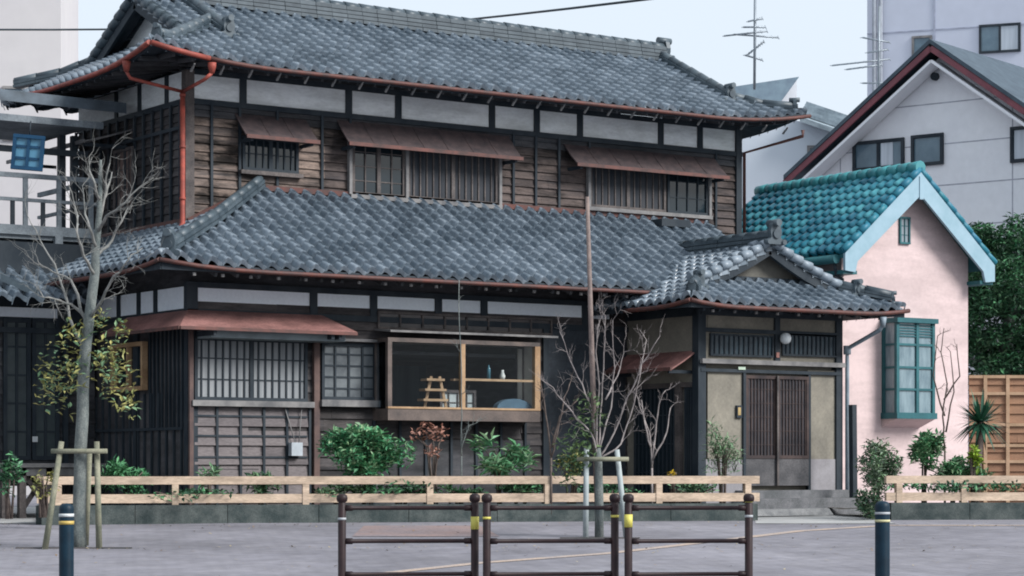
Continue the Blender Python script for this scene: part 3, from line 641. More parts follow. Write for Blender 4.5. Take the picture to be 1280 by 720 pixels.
# transom row
r = LF.rect(472, 394, 670, 417, .05)
wn_ = lattice(H, 'transom_window', LF, r[0], r[1]+.3, r[2]+.03, r[3]+.01, .03, 7, 0, MIDW, bw=.03, fw=.03); pane(wn_, LF, r[0]+.03, r[1]+.25, r[2]+.05, r[3]-.02, .036, mat('brown_glass', (.10, .08, .075), (.03, .035, .04), rough=.25, scale=3, contrast=1))
mb = MB(); mb.box8([LF.p(r[0]-.05, r[2]-.04, .5), LF.p(r[1]+.1, r[2]-.04, .5), LF.p(r[1]+.1, r[2]+.0, .02), LF.p(r[0]-.05, r[2]+.0, .02), LF.p(r[0]-.05, r[2]-.01, .5), LF.p(r[1]+.1, r[2]-.01, .5), LF.p(r[1]+.1, r[2]+.03, .02), LF.p(r[0]-.05, r[2]+.03, .02)]); mb.build('bay_roof', PALEW, H)
# bay window
BW = mat('bay_frame_wood', (.15, .115, .10), (.07, .058, .055), rough=.6, scale=3, fine=.2)
d = .45
mb = MB(); mb.wb(LF, BU0, BU1, BZ0, BZ0+.17, .02, d); mb.wb(LF, BU0, BU1, BZ1-.06, BZ1, .02, d)
mb.wb(LF, BU0, BU0+.07, BZ0+.17, BZ1-.06, d-.07, d-.002); mb.wb(LF, BU0, BU0+.06, BZ0+.17, BZ1-.06, .02, .1); mb.wb(LF, BU1-.06, BU1, BZ0+.17, BZ1-.06, .02, .1)
bayo = mb.build('bay_window', BW, H, label='shallow projecting shop window with wooden surround')
mb = MB(); um = LF.px(579, 480, d)[0]; mb.wb(LF, um-.035, um+.035, BZ0+.17, BZ1-.06, d-.06, d+.006); mb.wb(LF, BU1-.09, BU1+.004, BZ0+.17, BZ1-.06, d-.08, d+.004)
mb.wb(LF, BU0-.004, BU1+.004, BZ0+.171, BZ0+.20, d-.05, d+.012); mb.wb(LF, um, BU1-.05, (BZ0+BZ1)/2-.0, (BZ0+BZ1)/2+.035, d-.09, d-.03)
mb.wb(LF, um-.1, um, (BZ0+BZ1)/2-.0, (BZ0+BZ1)/2+.03, d-.2, d-.1)
mb.build('mullion', TAN, bayo)
mb = MB(); mb.wb(LF, BU0+.07, um-.035, BZ0+.2, BZ1-.06, d-.04, d-.03); mb.wb(LF, um+.035, BU1-.09, BZ0+.2, BZ1-.06, d-.025, d-.015)
mb.wb(LF, BU0+.01, BU0+.02, BZ0+.17, BZ1-.06, .1, d-.07); mb.build('pane', GLASST, bayo)
mb = MB(); mb.wb(LF, BU1-.13, BU1-.06, BZ0+.2, BZ1-.08, .03, .06); mb.wb(LF, BU1-.05, BU1-.015, BZ0+.17, BZ1-.06, .1, d-.08); mb.build('inner_board', mat('pale_inner_board', (.50, .46, .40), scale=3), bayo)
# items in the window
zb = BZ0+.2
def step_stool(u, dd):
    t = thing('step_stool', LF.p(u, zb, dd), 'small pale wooden step stool standing in the shop window', 'stool')
    for s in (-.09, .09):
        a = MB(); a.beam(LF.p(u+s*1.9, zb, dd+s*.3), LF.p(u+s*.8, zb+.46, dd), .035, .04); a.build('leg', TAN, t)
    for k in range(3):
        a = MB(); a.wb(LF, u-.2+.03*k-.06, u+.17-.03*k, zb+.09+.15*k, zb+.125+.15*k, dd-.09, dd+.09); a.build('step', TAN, t)
step_stool(LF.px(545, 490, .3)[0], .28)
def vase(px, py, hh, col, label, nm='vase', dd=.25):
    u, z = LF.px(px, py, dd); a = MB(); z = max(z, zb) if nm != 'vase' else z
    a.lathe(LF.p(u, z, dd), [(.0, 0), (.045, .0), (.06, hh*.3), (.055, hh*.55), (.022, hh*.8), (.03, hh)], 14); tag(a.build(nm, mat('ceramic_'+nm, col, rough=.3)), label, nm)
shz = (BZ0+BZ1)/2+.035
mb = MB(); u = LF.px(628, 470, .39)[0]; mb.lathe(LF.p(u, shz, .39), [(0, 0), (.035, 0), (.045, .05), (.02, .11), (.024, .14)], 14); tag(mb.build('vase', mat('white_ceramic', (.6, .6, .56), rough=.3)), 'small white bottle vase on the shelf bar of the shop window', 'vase')
mb = MB(); u = LF.px(610, 470, .37)[0]; mb.lathe(LF.p(u, shz, .39), [(0, 0), (.028, 0), (.028, .15), (.012, .18), (.012, .21)], 14); tag(mb.build('bottle', mat('blue_glass_bottle', (.06, .16, .2), rough=.15)), 'slim dark blue bottle on the shelf bar of the shop window', 'bottle')
mb = MB(); u = LF.px(640, 497, .25)[0]
prof = [LF.p(u+math.cos(t)*.32, zb+math.sin(t)*.15, .2) for t in [math.pi*i/12 for i in range(13)]]; mb.prism(prof, LF.n*.12); tag(mb.build('blue_cushion', mat('slate_blue_cloth', (.09, .15, .2), rough=.9)), 'dark slate blue rounded cushion in the right half of the shop window', 'cushion')
# standing screen (paper panes) inside
scr = thing('paper_screen', (LF.px(572, 480, -.3)[0], LY+.35, .9), 'tall pale paper screen standing inside the shop', 'screen')
r = (LF.px(551, 470, -.3)[0], LF.px(596, 470, -.3)[0]); lattice(scr, 'lattice_frame', LF, r[0], r[1], .9, 2.25, -.35, 3, 6, MIDW, bw=.02); pane(scr, LF, r[0]+.02, r[1]-.02, .93, 2.2, -.345, mat('screen_paper', (.55, .58, .56)), 'paper')
# interior lamp-less daylight only

# under bay : dark recess + boards
mb = MB(); mb.wb(LF, BU0-.1, BU1+.1, ZF-.2, BZ0-.28, .02, .04); mb.build('lower_board_panel', DARKB, H)
mb = MB()
for i in range(7): u = BU0+(BU1-BU0)*i/6; mb.wb(LF, u-.02, u+.02, ZF-.2, BZ0, .038, .07)
mb.build('panel_battens', DARK, H)
# meter box + cable
mb = MB(); u, z = LF.px(369, 568, .1); mb.wb(LF, u-.09, u+.09, z-.02, z+.17, .06, .16); mb.build('meter_box', mat('grey_plastic', (.42, .46, .5), rough=.5), H)
mb = MB(); a = LF.p(u-.15, wz0-.1, .075); b = LF.p(u, z+.17, .1); c = LF.p(u+.06, z+.17, .1); dd_ = LF.p(u+.12, wz0-.1, .075)
mb.tube([a, b], .008, 5); mb.tube([c, dd_], .008, 5); mb.build('cable', PALEW, H)
# faded red sheet awning, L-shaped round the corner
pz1, pz0 = LF.px(320, 389, 0)[1]-.0, LF.px(320, 410, .65)[1]
au1 = LF.px(446, 410, .65)[0]
def hiproof():
    mb = MB(); pr = .65; lp = .45
    def seg(a0, a1, b0, b1): mb.box8([q-V((0, 0, .02)) for q in (a0, a1, b1, b0)]+[a0, a1, b1, b0])
    n = 7
    for i in range(n):
        t0, t1 = i/n, (i+1)/n; sag = [random.uniform(-.006, .006) for _ in range(2)]
        A0 = V((LX0, LY, pz1)).lerp(V((au1-.25, LY, pz1)), t0); A1 = V((LX0, LY, pz1)).lerp(V((au1-.25, LY, pz1)), t1)
        B0 = V((LX0-lp, LY-pr, pz0)).lerp(V((au1, LY-pr, pz0)), t0); B1 = V((LX0-lp, LY-pr, pz0)).lerp(V((au1, LY-pr, pz0)), t1); seg(B0, B1, A0, A1)
        C0 = V((LX0, LY, pz1)).lerp(V((LX0, LY+1.9, pz1)), t0); C1 = V((LX0, LY, pz1)).lerp(V((LX0, LY+1.9, pz1)), t1)
        D0 = V((LX0-lp, LY-pr, pz0)).lerp(V((LX0-lp, LY+1.9, pz0)), t0); D1 = V((LX0-lp, LY-pr, pz0)).lerp(V((LX0-lp, LY+1.9, pz0)), t1); seg(D1, D0, C1, C0)
    o = mb.build('window_awning', AWN2, H, label='faded red sheet awning bent round the lower left corner')
    e = MB(); e.beam(V((LX0-lp, LY-pr-.01, pz0-.03)), V((au1, LY-pr-.01, pz0-.03)), .03, .045); e.beam(V((LX0-lp-.01, LY-pr, pz0-.03)), V((LX0-lp-.01, LY+1.9, pz0-.03)), .03, .045); e.build('fascia', REDE, o)
    s_ = MB(); s_.wb(LF, LX0+.1, au1-.1, pz0-.14, pz0-.03, .02, .5); s_.build('awning_board', mat('pale_grey_paint', (.22, .26, .28)), o)
    b = MB()
    for u in (LX0+.1, (wu1+.1), au1-.25): b.beam(V((u, LY, pz0-.08)), V((u, LY-pr+.03, pz0-.08)), .05, .07); b.build('bracket', DARK, o); b = MB()
hiproof()
# side window with tan frame
u0, u1 = LL.px(187, 460)[0], LL.px(147, 460)[0]; z0, z1 = LL.px(166, 489)[1], LL.px(166, 429)[1]
wn_ = lattice(H, 'window', LL, u0, u1, z0, z1, .03, 1, 0, TAN, fw=.06, bw=.05, depth=.08); pane(wn_, LL, u0+.04, u1-.04, z0+.04, z1-.04, .04, GLASS)
mb = MB()
for i in range(14): u = LY+.15+i*.24; mb.wb(LL, u-.015, u+.015, ZF-.2, z0-.05, .018, .05)
mb.wb(LL, LY+.1, LYB, 1.6, 1.64, .018, .055)
for i in range(12): u = LY+.12+i*.13; mb.wb(LL, u-.012, u+.012, 1.64, 3.2, .018, .05) if u < u0-.02 else None
mb.build('battens', DARK, H, label='dark vertical battens on the lower side wall')
mb = MB(); q = V((24.0, UY-.25, 5.02)); mb.beam(q+V((-.3, 0, .1)), q+V((.3, 0, .1)), .3, .12); mb.build('roof_vent', DARK, H)

# --- ENTRANCE PORCH (part of the house)
PX0, PX1, PY, PC = 22.26, 25.11, 27.6, 23.65
PF = Wall((0, PY, 0), (1, 0, 0), (0, -1, 0)); PS = Wall((PX0, 0, 0), (0, 1, 0), (-1, 0, 0)); PT = 3.48
def pz(py, px=965, d=0): return PF.px(px, py, d)[1]
zb_, zn = pz(455), pz(463)
mb = MB(); mb.box(PX0+.03, PX1-.03, PY+.06, LY, .34, PT); mb.build('porch_core', BEIGE, H)
mb = MB()
for x0, x1, y0, y1 in ((884, 929, 463, 612), (1009, 1049, 463, 574), (884, 966, 392, 416), (974, 1049, 392, 416)):
    r = PF.rect(x0, y0, x1, y1); mb.wb(PF, r[0], r[1], r[2], r[3], -.02, .012)
mb.wb(PF, PX0, PX1, zb_, PT, -.03, .004)
mb.build('clay_wall', BEIGE, H)
mb = MB(); mb.wb(PS, PY+.06, LY, .34, PT, -.02, .01); mb.build('clay_wall', BEIGE, H)
r = PF.rect(1010, 574, 1049, 612); mb = MB(); mb.wb(PF, r[0], PX1-.06, .5, r[3], -.02, .03); mb.build('stone_wainscot', mat('pale_wainscot', (.27, .26, .275), (.2, .19, .2), fine=.1), H); mb = MB(); r2_ = PF.rect(884, 574, 929, 612); mb.wb(PF, PX0+.1, r2_[1], .5, r2_[3], -.02, .03); mb.build('stone_wainscot', mat('pale_wainscot', (.27, .26, .275), (.2, .19, .2), fine=.1), H)
mb = MB(); mb.box(PX0-.05, PX0+.1, PY-.05, PY+.1, .34, PT); mb.box(PX1-.1, PX1+.03, PY-.05, PY+.1, .34, PT)
mb.wb(PF, PX0, PX1, PT-.09, PT+.02, 0, .06); mb.wb(PF, PX0, PX1, pz(418), pz(413), 0, .05)
u = PF.px(970, 420)[0]; mb.wb(PF, u-.05, u+.05, zb_, PT-.09, 0, .045)
du0, du1, dz0, dz1 = PF.rect(930, 470, 1008, 607)
mb.wb(PF, du0-.05, du0, .7, zn, 0, .05); mb.wb(PF, du1, du1+.05, .7, zn, 0, .05)
mb.wb(PF, PX0, PX1, zn-.05, zn+.0, 0, .06); mb.wb(PS, PY, LY, PT-.1, PT+.02, 0, .05)
mb.build('porch_frame', DARK, H)
mb = MB(); mb.wb(PF, PX0-.02, PX1+.03, zb_-.025, zb_+.045, 0, .12); mb.build('lintel_ledge', PALEW, H)
# ranma lattices
for x0, x1 in ((886, 965), (976, 1046)):
    r = PF.rect(x0, 418, x1, 446); o = lattice(H, 'transom_window', PF, r[0], r[1], r[2], r[3], .01, 12, 0, DARK, bw=.02, fw=.03); pane(o, PF, r[0]+.02, r[1]-.02, r[2]+.02, r[3]-.02, .018, mat('dim_glass', (.05, .08, .10), (.02, .03, .04), rough=.3))
# sliding doors
um = (du0+du1)/2
for a, b, dd in ((du0, um+.02, .0), (um-.02, du1, .028)):
    zk = dz0+.42
    o = lattice(H, 'sliding_door', PF, a, b, zk, dz1, dd, 9, 5, mat('door_timber', (.07, .048, .044), (.03, .024, .026)), bw=.013, bh=.012, fw=.05, depth=.03)
    pane(o, PF, a+.03, b-.03, zk+.03, dz1-.03, dd+.008, mat('door_glass', (.055, .05, .055), (.03, .03, .035), rough=.25))
    k = MB(); k.wb(PF, a, b, dz0, zk-.002, dd, dd+.03); k.build('kick_panel', mat('grey_kick_panel', (.13, .125, .13), (.035, .037, .042), scale=4, contrast=.9, fine=.3), o)
mb = MB(); mb.wb(PF, um-.025, um+.01, dz0, dz1, .06, .075); mb.build('door_stile', MIDW, H)
# lamp, sign, intercom
u, z = PF.px(982, 423, .15); mb = MB(); c = PF.p(u, z, .15); mb.lathe(c-V((0, 0, .09)), [(0.001, 0), (.05, .012), (.08, .045), (.09, .09), (.08, .135), (.05, .168), (.001, .18)], 18)
lamp = mb.build('globe_lamp', mat('milk_glass', (.72, .76, .78), (.66, .7, .72), rough=.2), H); mb = MB(); mb.tube([c+V((0, .03, 0)), c+V((0, .15, 0))], .03, 8); mb.build('lamp_mount', DARK, lamp)
u, z = PF.px(930, 460, .12); mb = MB(); mb.wb(PF, u-.07, u+.07, z-.025, z+.02, .062, .075); o = mb.build('name_plate', mat('pale_green_plate', (.45, .55, .45), (.40, .5, .4)), H)
u, z = PF.px(922, 515, 0); mb = MB(); mb.wb(PF, u-.055, u+.055, z-.09, z+.1, .01, .05); o = mb.build('intercom', DARK, H); mb = MB(); mb.wb(PF, u-.035, u+.02, z-.05, z+.07, .05, .056); mb.build('intercom_plate', mat('brass_plate', (.45, .33, .15), rough=.4), o)
mb = MB(); u, z = PF.px(972, 443, .05); mb.wb(PF, u-.03, u+.03, z-.05, z+.03, .045, .06); mb.build('paper_charm', mat('faded_red_paper', (.4, .2, .17)), H)
# side wall lattice windows, posts, small awning
for x0, x1, nv in ((858, 872, 3), (795, 846, 9)):
    a, b = PS.px(x1, 530)[0], PS.px(x0, 530)[0]; b = min(b, LY-.05); a = max(a, PY+.12); z1 = PS.px((x0+x1)/2, 484)[1]
    o = lattice(H, 'window', PS, a, b, .55, z1, .01, nv, 3, DARK, bw=.025, fw=.035); pane(o, PS, a+.02, b-.02, .58, z1-.03, .018, GLASS)
mb = MB(); a = PS.px(852, 500)[0]; mb.wb(PS, a-.06, a+.06, .4, 2.3, 0, .09); mb.wb(PS, PY+.1, LY, PS.px(860, 484)[1], PS.px(860, 478)[1], 0, .07); mb.build('window_posts', MIDW, H)
za, zb2 = PS.px(835, 440)[1], PS.px(825, 461, .5)[1]
pent(H, PS, PY+.05, LY-.02, za, zb2, .5, AWN2, REDE, name='side_awning')
# threshold and steps
mb = MB(); mb.box(du0-.2, PX1+.05, PY-.3, PY-.002, .35, dz0-.07); mb.build('threshold_stone', mat('worn_step_stone', (.17, .17, .18), (.09, .095, .10), scale=5, fine=.3), H)
mb = MB(); mb.box(du0-.5, PX1+.0, PY-.75, PY-.302, .35, .60); mb.build('lower_step', MATS['worn_step_stone'], H)
# porch roof
PEX0, PEX1, PEY, PEZ, PRZ = 21.5, 25.8, 26.85, 3.52, 4.5; PP = (PRZ-PEZ)/(PC-PEX0); pcs = math.sqrt(1+PP*PP); GY = 27.55
PBY = 31.0
lp_ = lambda u, v: .08*max(0, 1-u/1.0)**2*max(0, 1-v/.8)
def limPl(v):  # left slope, u along +y from PEY
    x = v/pcs; return (min(x, GY-PEY), PBY-PEY)
m1 = tile_field(V((PEX0, PEY, PEZ)), (0, 1, 0), (1, 0, PP), (PC-PEX0)*pcs, limPl, lift=lp_, tw=.22, tl=.2, seed=8)
m1.build('roof_tiles', TILE, H, label='left slope of the porch roof')
m1 = tile_field(V((PEX1, PBY, PEZ)), (0, -1, 0), (-1, 0, PP), (PEX1-PC)*pcs, lambda v: (1.7, PBY-PEY-min(v/pcs, GY-PEY)), tw=.22, tl=.2, seed=9)
m1.build('roof_tiles', TILE, H)
def limPf(v): return (v/pcs, (PEX1-PEX0)-v/pcs)
m1 = tile_field(V((PEX0, PEY, PEZ)), (1, 0, 0), (0, 1, PP), (GY-PEY+.22)*pcs, limPf, lift=lambda u, v: (.08*max(0, 1-u)**2+.08*max(0, 1-(PEX1-PEX0-u))**2)*max(0, 1-v/.8), tw=.22, tl=.19, seed=10)
m1.build('roof_tiles', TILE, H, label='front skirt of the porch roof')
# pediment
gzb = PEZ+PP*(GY-PEY)+.06
gw = (PRZ-gzb)/PP
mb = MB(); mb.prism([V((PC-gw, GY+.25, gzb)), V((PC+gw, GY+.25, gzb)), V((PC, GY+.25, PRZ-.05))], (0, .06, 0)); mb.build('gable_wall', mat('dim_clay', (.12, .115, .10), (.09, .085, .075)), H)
mb = MB(); mb.prism([V((PC-gw*.75, GY+.2, gzb+.05)), V((PC+gw*.75, GY+.2, gzb+.05)), V((PC+gw*.7, GY+.2, gzb+.13)), V((PC-gw*.7, GY+.2, gzb+.13))], (0, .06, 0))
for s in (-1, 1):
    pts = [(0, -.06), (.35, -.25), (.75, -.44), (1.1, -.57), (1.36, -.62)]
    for (a, za_), (b, zb__) in zip(pts[:-1], pts[1:]): mb.beam(V((PC+s*a, GY+.05, PRZ+za_)), V((PC+s*b, GY+.05, PRZ+zb__)), .07, .14)
mb.build('barge_board', DARK, H)
mb = MB()
for s in (-1, 1):
    pts = [V((PC+s*t*1.42, GY, PRZ+.06-.64*(t**.88))) for t in [i/7 for i in range(8)]]
    for off in (.0, .24):
        for a, b in zip(pts[:-1], pts[1:]): mb.tube([a+V((0, off, .02)), b+V((0, off, .05))], [.062, .075], 9)
mb.build('verge_tiles', TILE, H)
ridge('main_ridge', H, [(PC, GY-.05, PRZ-.0), (PC, 30.3, PRZ-.0)], .22, .24, layers=3, cap=.06); onigawara(H, (PC, GY-.05, PRZ+.02), (0, -1, 0), .36)
for s, ex in ((1, PEX0), (-1, PEX1)):
    ridge('hip_ridge', H, [V((ex+s*.72, PEY+.72, PEZ+PP*.72+.02)), V((ex+s*.14, PEY+.14, PEZ+.17))], .2, .15, layers=2); onigawara(H, V((ex+s*.55, PEY+.5, PEZ+PP*.52+.0)), (0, -1, 0), .27); onigawara(H, V((ex+s*.14, PEY+.14, PEZ+.12)), (-s, -1, 0), .2)
mb = MB()
mb.box8([V((PEX0+.05, PEY+.05, PEZ-.07)), V((PEX1-.05, PEY+.05, PEZ-.07)), V((PX1, PY+.1, PEZ+.1)), V((PX0, PY+.1, PEZ+.1)), V((PEX0+.05, PEY+.05, PEZ-.04)), V((PEX1-.05, PEY+.05, PEZ-.04)), V((PX1, PY+.1, PEZ+.2)), V((PX0, PY+.1, PEZ+.2))])
for ex, wx in ((PEX0+.05, PX0+.05), (PEX1-.05, PX1-.05)):
    q = [V((ex, PEY+.05, PEZ-.07)), V((wx, PY, PEZ+.1)), V((wx, LY, PEZ+.1)), V((ex, LY, PEZ-.07))]; mb.box8([p for p in q]+[p+V((0, 0, .05)) for p in q])
mb.beam(V((PEX0, PEY+.01, PEZ-.045)), V((PEX1, PEY+.01, PEZ-.045)), .04, .08); mb.beam(V((PEX0, PEY, PEZ-.045)), V((PEX0, LY, PEZ-.045)), .04, .08)
x = PEX0+.3
while x < PEX1-.2: mb.beam(V((x, PEY+.05, PEZ-.1)), V((x, PY, PEZ+.05)), .045, .05); x += .3
mb.build('soffit', DARK, H)
mb = MB(); x = PEX0+.45
while x < PEX1-.3: mb = MB(); mb.box(x-.018, x+.018, PEY+.02, PEY+.05, PEZ-.14, PEZ-.10); x += .42; mb.build('rafter_cap', PALEW, H)
lg = lambda t: .08*max(0, 1-t)**2
gut([V((PEX0-.05+(PEX1-PEX0+.1)*i/20, PEY-.06, PEZ-.06+lg((PEX1-PEX0)*i/20)+lg((PEX1-PEX0)*(1-i/20)))) for i in range(21)], .034, RUSTB)
gut([V((PEX0-.05, PEY-.06+(LY-1.0-PEY+.06)*i/12, PEZ-.06+lg((LY-1.0-PEY)*i/12))) for i in range(13)], .034, RUSTB)
hp = V((25.3, PEY-.05, PEZ-.1)); mb = MB(); mb.tube([hp, hp+V((0, 0, -.16))], [.06, .035], 8); b = V((PX1+.08, PY-.1, 0))
mb.tube([hp+V((0, 0, -.12)), hp+V((-.02, .05, -.2)), V((b.x, b.y, 2.95)), V((b.x, b.y, 2.7)), V((b.x, b.y, .42))], .034, 8); mb.tube([V((b.x, b.y, 3.0)), V((b.x, b.y, 2.86))], .06, 8); mb.build('downpipe', PIPE, H, label='grey-blue downpipe at the right corner of the porch')

# stepping stone + dark post beside entrance
a = on_ground(945, 34.5); mb = MB(); q = atZ(965, HZ, 34.6); q.z = .34
mb.box8([V((q.x-.55, q.y-.2, .36)), V((q.x+1.0, q.y-.25, .36)), V((q.x+1.0, q.y+.2, .36)), V((q.x-.5, q.y+.25, .36)), V((q.x-.5, q.y-.15, .45)), V((q.x+.95, q.y-.2, .46)), V((q.x+.95, q.y+.15, .46)), V((q.x-.45, q.y+.2, .45))]); tag(mb.build('step_stone', STONE), 'rough grey stone step in front of the sliding doors', 'step')
q = atZ(1067, HZ, 36.2); mb = MB(); mb.beam(V((q.x, q.y, .34)), V((q.x-.02, q.y, atZ(1067, 506, 36.2).z)), .09, .09, up=V((0, 1, 0))); tag(mb.build('dark_post', DARK), 'short dark timber post beside the porch downpipe', 'post')

# ================================================================== PINK HOUSE
PKY = 28.0
PKH = thing('pink_house', (27.3, 29.8, .34), 'small pink house with a teal tiled gable roof', 'house')
KF = Wall((0, PKY+.35, 0), (1, 0, 0), (0, -1, 0))
KX0, KX1 = KF.px(1052, 450)[0], KF.px(1210, 450)[0]; KC = 27.28; KRZ = 5.98
ke0, ke1 = KC-1.68, KC+1.72; KP = (KRZ-4.56)/1.68; KBY = 32.1
PINK = mat('pink_stucco', (.60, .475, .465), (.52, .41, .405), rough=.95, scale=1.3, fine=.05, patch=.13, pscale=.7, contrast=.9)
mb = MB(); ye = KRZ-.1
mb.prism([KF.p(KX0, .34), KF.p(KX1, .34), KF.p(KX1, KRZ-KP*(KX1-KC)-.12), KF.p(KC, KRZ-.12), KF.p(KX0, KRZ-KP*(KC-KX0)-.12)], (0, KBY-PKY-.6, 0)); mb.build('stucco_walls', PINK, PKH)
kcs = math.sqrt(1+KP*KP)
def stile(s): return {0: -.9, .06: -.9, .12: .4, .22: .85, .4: 1.0, .6: .75, .8: .15, .995: -.6}[s]
m1 = tile_field(V((ke0, KBY, KRZ-KP*(KC-ke0))), (0, -1, 0), (1, 0, KP), (KC-ke0)*kcs, lambda v: (0, KBY-PKY), tw=.2, tl=.22, hgt=.055, step=.035, prof=stile, seed=11); m1.build('roof_tiles', TEAL, PKH)
m1 = tile_field(V((ke1, PKY, KRZ-KP*(ke1-KC))), (0, 1, 0), (-1, 0, KP), (ke1-KC)*kcs, lambda v: (0, KBY-PKY), tw=.2, tl=.22, hgt=.055, step=.035, prof=stile, seed=12); m1.build('roof_tiles', TEAL, PKH)
mb = MB(); n = 17
for i in range(n):
    y0 = PKY+.0+(KBY-PKY)*i/n; mb.tube([V((KC, y0, KRZ+.05)), V((KC, y0+(KBY-PKY)/n+.03, KRZ+.05))], [.115, .1], 10)
TEALR = mat('teal_ridge', (.05, .28, .30), (.02, .14, .17), rough=.5, island=.5, spec=.5)
mb.build('ridge_tiles', TEALR, PKH)
mb = MB()
for s, ex in ((-1, ke0), (1, ke1)):
    L = abs(KC-ex); n = 9
    for i in range(n):
        a = L*i/n; b = L*(i+1)/n+.03; mb.tube([V((KC+s*a, PKY+.03, KRZ-KP*a+.02)), V((KC+s*b, PKY+.03, KRZ-KP*b+.035))], [.055, .066], 9)
mb.build('verge_tiles', mat('blue_teal_verge', (.02, .13, .22), (.016, .15, .19), rough=.5, island=.6, spec=.3), PKH)
PBL = mat('pale_blue_paint', (.27, .39, .46), (.21, .33, .39), rough=.5, scale=3)
mb = MB(); th = .2
for s, ex in ((-1, ke0), (1, ke1)):
    L = abs(KC-ex); a = V((KC, PKY-.01, KRZ-.03)); b = V((KC+s*L, PKY-.01, KRZ-KP*L-.03)); wv = .3
    nx = V((0, 0, -1))*wv
    pl = [a, b+V((0, 0, -.0)), b+V((0, 0, -.28)), b+V((-s*.22, 0, -.30)), b+V((-s*.27, 0, -.12)), a+nx*1.25]
    mb.prism(pl, (0, .05, 0))
mb.box(KC-.04, KC+.04, PKY-.025, PKY+.03, KRZ-.48, KRZ-.1)
mb.build('barge_board', PBL, PKH)
mb = MB()
TP = mat('teal_paint', (.028, .125, .14), (.018, .085, .10), rough=.5)
for s, ex in ((-1, ke0), (1, ke1)):
    L = abs(KC-ex); a = V((KC, PKY+.04, KRZ-.06)); b = V((ex, PKY+.04, KRZ-KP*L-.06)); a2, b2 = a+V((0, KBY-PKY-.1, 0)), b+V((0, KBY-PKY-.1, 0)); q = [a, b, b2, a2] if s > 0 else [b, a, a2, b2]
    mb.box8([p-V((0, 0, .05)) for p in q]+q)
    mb.box(min(ex, ex-s*.3), max(ex, ex-s*.3), PKY+.04, KBY-.1, KRZ-KP*L-.36, KRZ-KP*L-.30)
mb.build('soffit', TP, PKH)
mb = MB(); zg = KRZ-KP*(KC-ke0)-.12; mb.tube([V((ke0-.07, PKY+.12, zg)), V((ke0-.07, KBY-.1, zg))], .075, 10); mb.build('gutter', TP, PKH)
mb = MB(); mb.tube([V((ke0-.05, PKY+.2, zg-.05)), V((ke0+.02, PKY+.22, zg-.25)), V((KX0-.03, PKY+.3, zg-.3)), V((KX0-.03, PKY+.3, 3.6))], .03, 8); mb.build('downpipe', DARK, PKH)
# attic window
r = KF.rect(1125, 271, 1138, 305, .03); o = lattice(PKH, 'attic_window', KF, r[0], r[1], r[2], r[3], .0, 1, 2, TP, fw=.03, bw=.015, bh=.012); pane(o, KF, r[0]+.02, r[1]-.02, r[2]+.02, r[3]-.02, .012, PGLASS)
# bay window in teal
d = .36; r = KF.rect(1120, 400, 1168, 519, d); bu0, bu1, bz0, bz1 = KF.px(1121, 450, d)[0], KF.px(1169, 450, d)[0], r[2], r[3]
mb = MB()
mb.wb(KF, bu0-.02, bu1+.02, bz0-.06, bz0+.04, 0, d+.03); mb.wb(KF, bu0-.03, bu1+.03, bz1-.05, bz1+.03, 0, d+.05)
for u in (bu0, (bu0+bu1)/2+.01, bu1-.06): mb.wb(KF, u, u+.06, bz0+.04, bz1-.05, d-.06, d)
mb.wb(KF, bu0, bu0+.06, bz0+.04, bz1-.05, 0, .07); mb.wb(KF, bu1-.06, bu1, bz0+.04, bz1-.05, 0, .07)
for q in (.27, .5, .74):
    z = bz0+(bz1-bz0)*q; mb.wb(KF, bu0+.06, bu1-.06, z-.018, z+.018, d-.055, d-.004); mb.wb(KF, bu0+.005, bu0+.055, z-.018, z+.018, .07, d-.06)
bo = mb.build('bay_window', TP, PKH, label='teal painted box window on the pink wall')
mb = MB(); mb.wb(KF, bu0+.05, bu1-.05, bz0+.04, bz1-.05, d-.04, d-.03); mb.wb(KF, bu0+.02, bu0+.03, bz0+.04, bz1-.05, .06, d-.05); mb.wb(KF, bu1-.03, bu1-.02, bz0+.04, bz1-.05, .06, d-.05)
mb.build('pane', mat('patterned_glass', (.24, .32, .35), (.07, .12, .15), rough=.14, scale=5, contrast=1, spec=.8, stretch=(2, 2, .5)), bo)
mb = MB()
for q in range(5):
    z = bz1-.1-.045*q; mb.wb(KF, bu0+.06, bu1-.06, z, z+.02, d-.028, d-.01)
mb.build('roller_blind', mat('dark_teal_slats', (.03, .12, .14)), bo)
mb = MB(); mb.box8([KF.p(bu0, bz0-.2, 0), KF.p(bu1, bz0-.2, 0), KF.p(bu1, bz0-.2, -.01), KF.p(bu0, bz0-.2, -.01), KF.p(bu0, bz0-.061, d), KF.p(bu1, bz0-.061, d), KF.p(bu1, bz0-.061, 0), KF.p(bu0, bz0-.061, 0)]); mb.build('bay_corbel', PINK, bo)

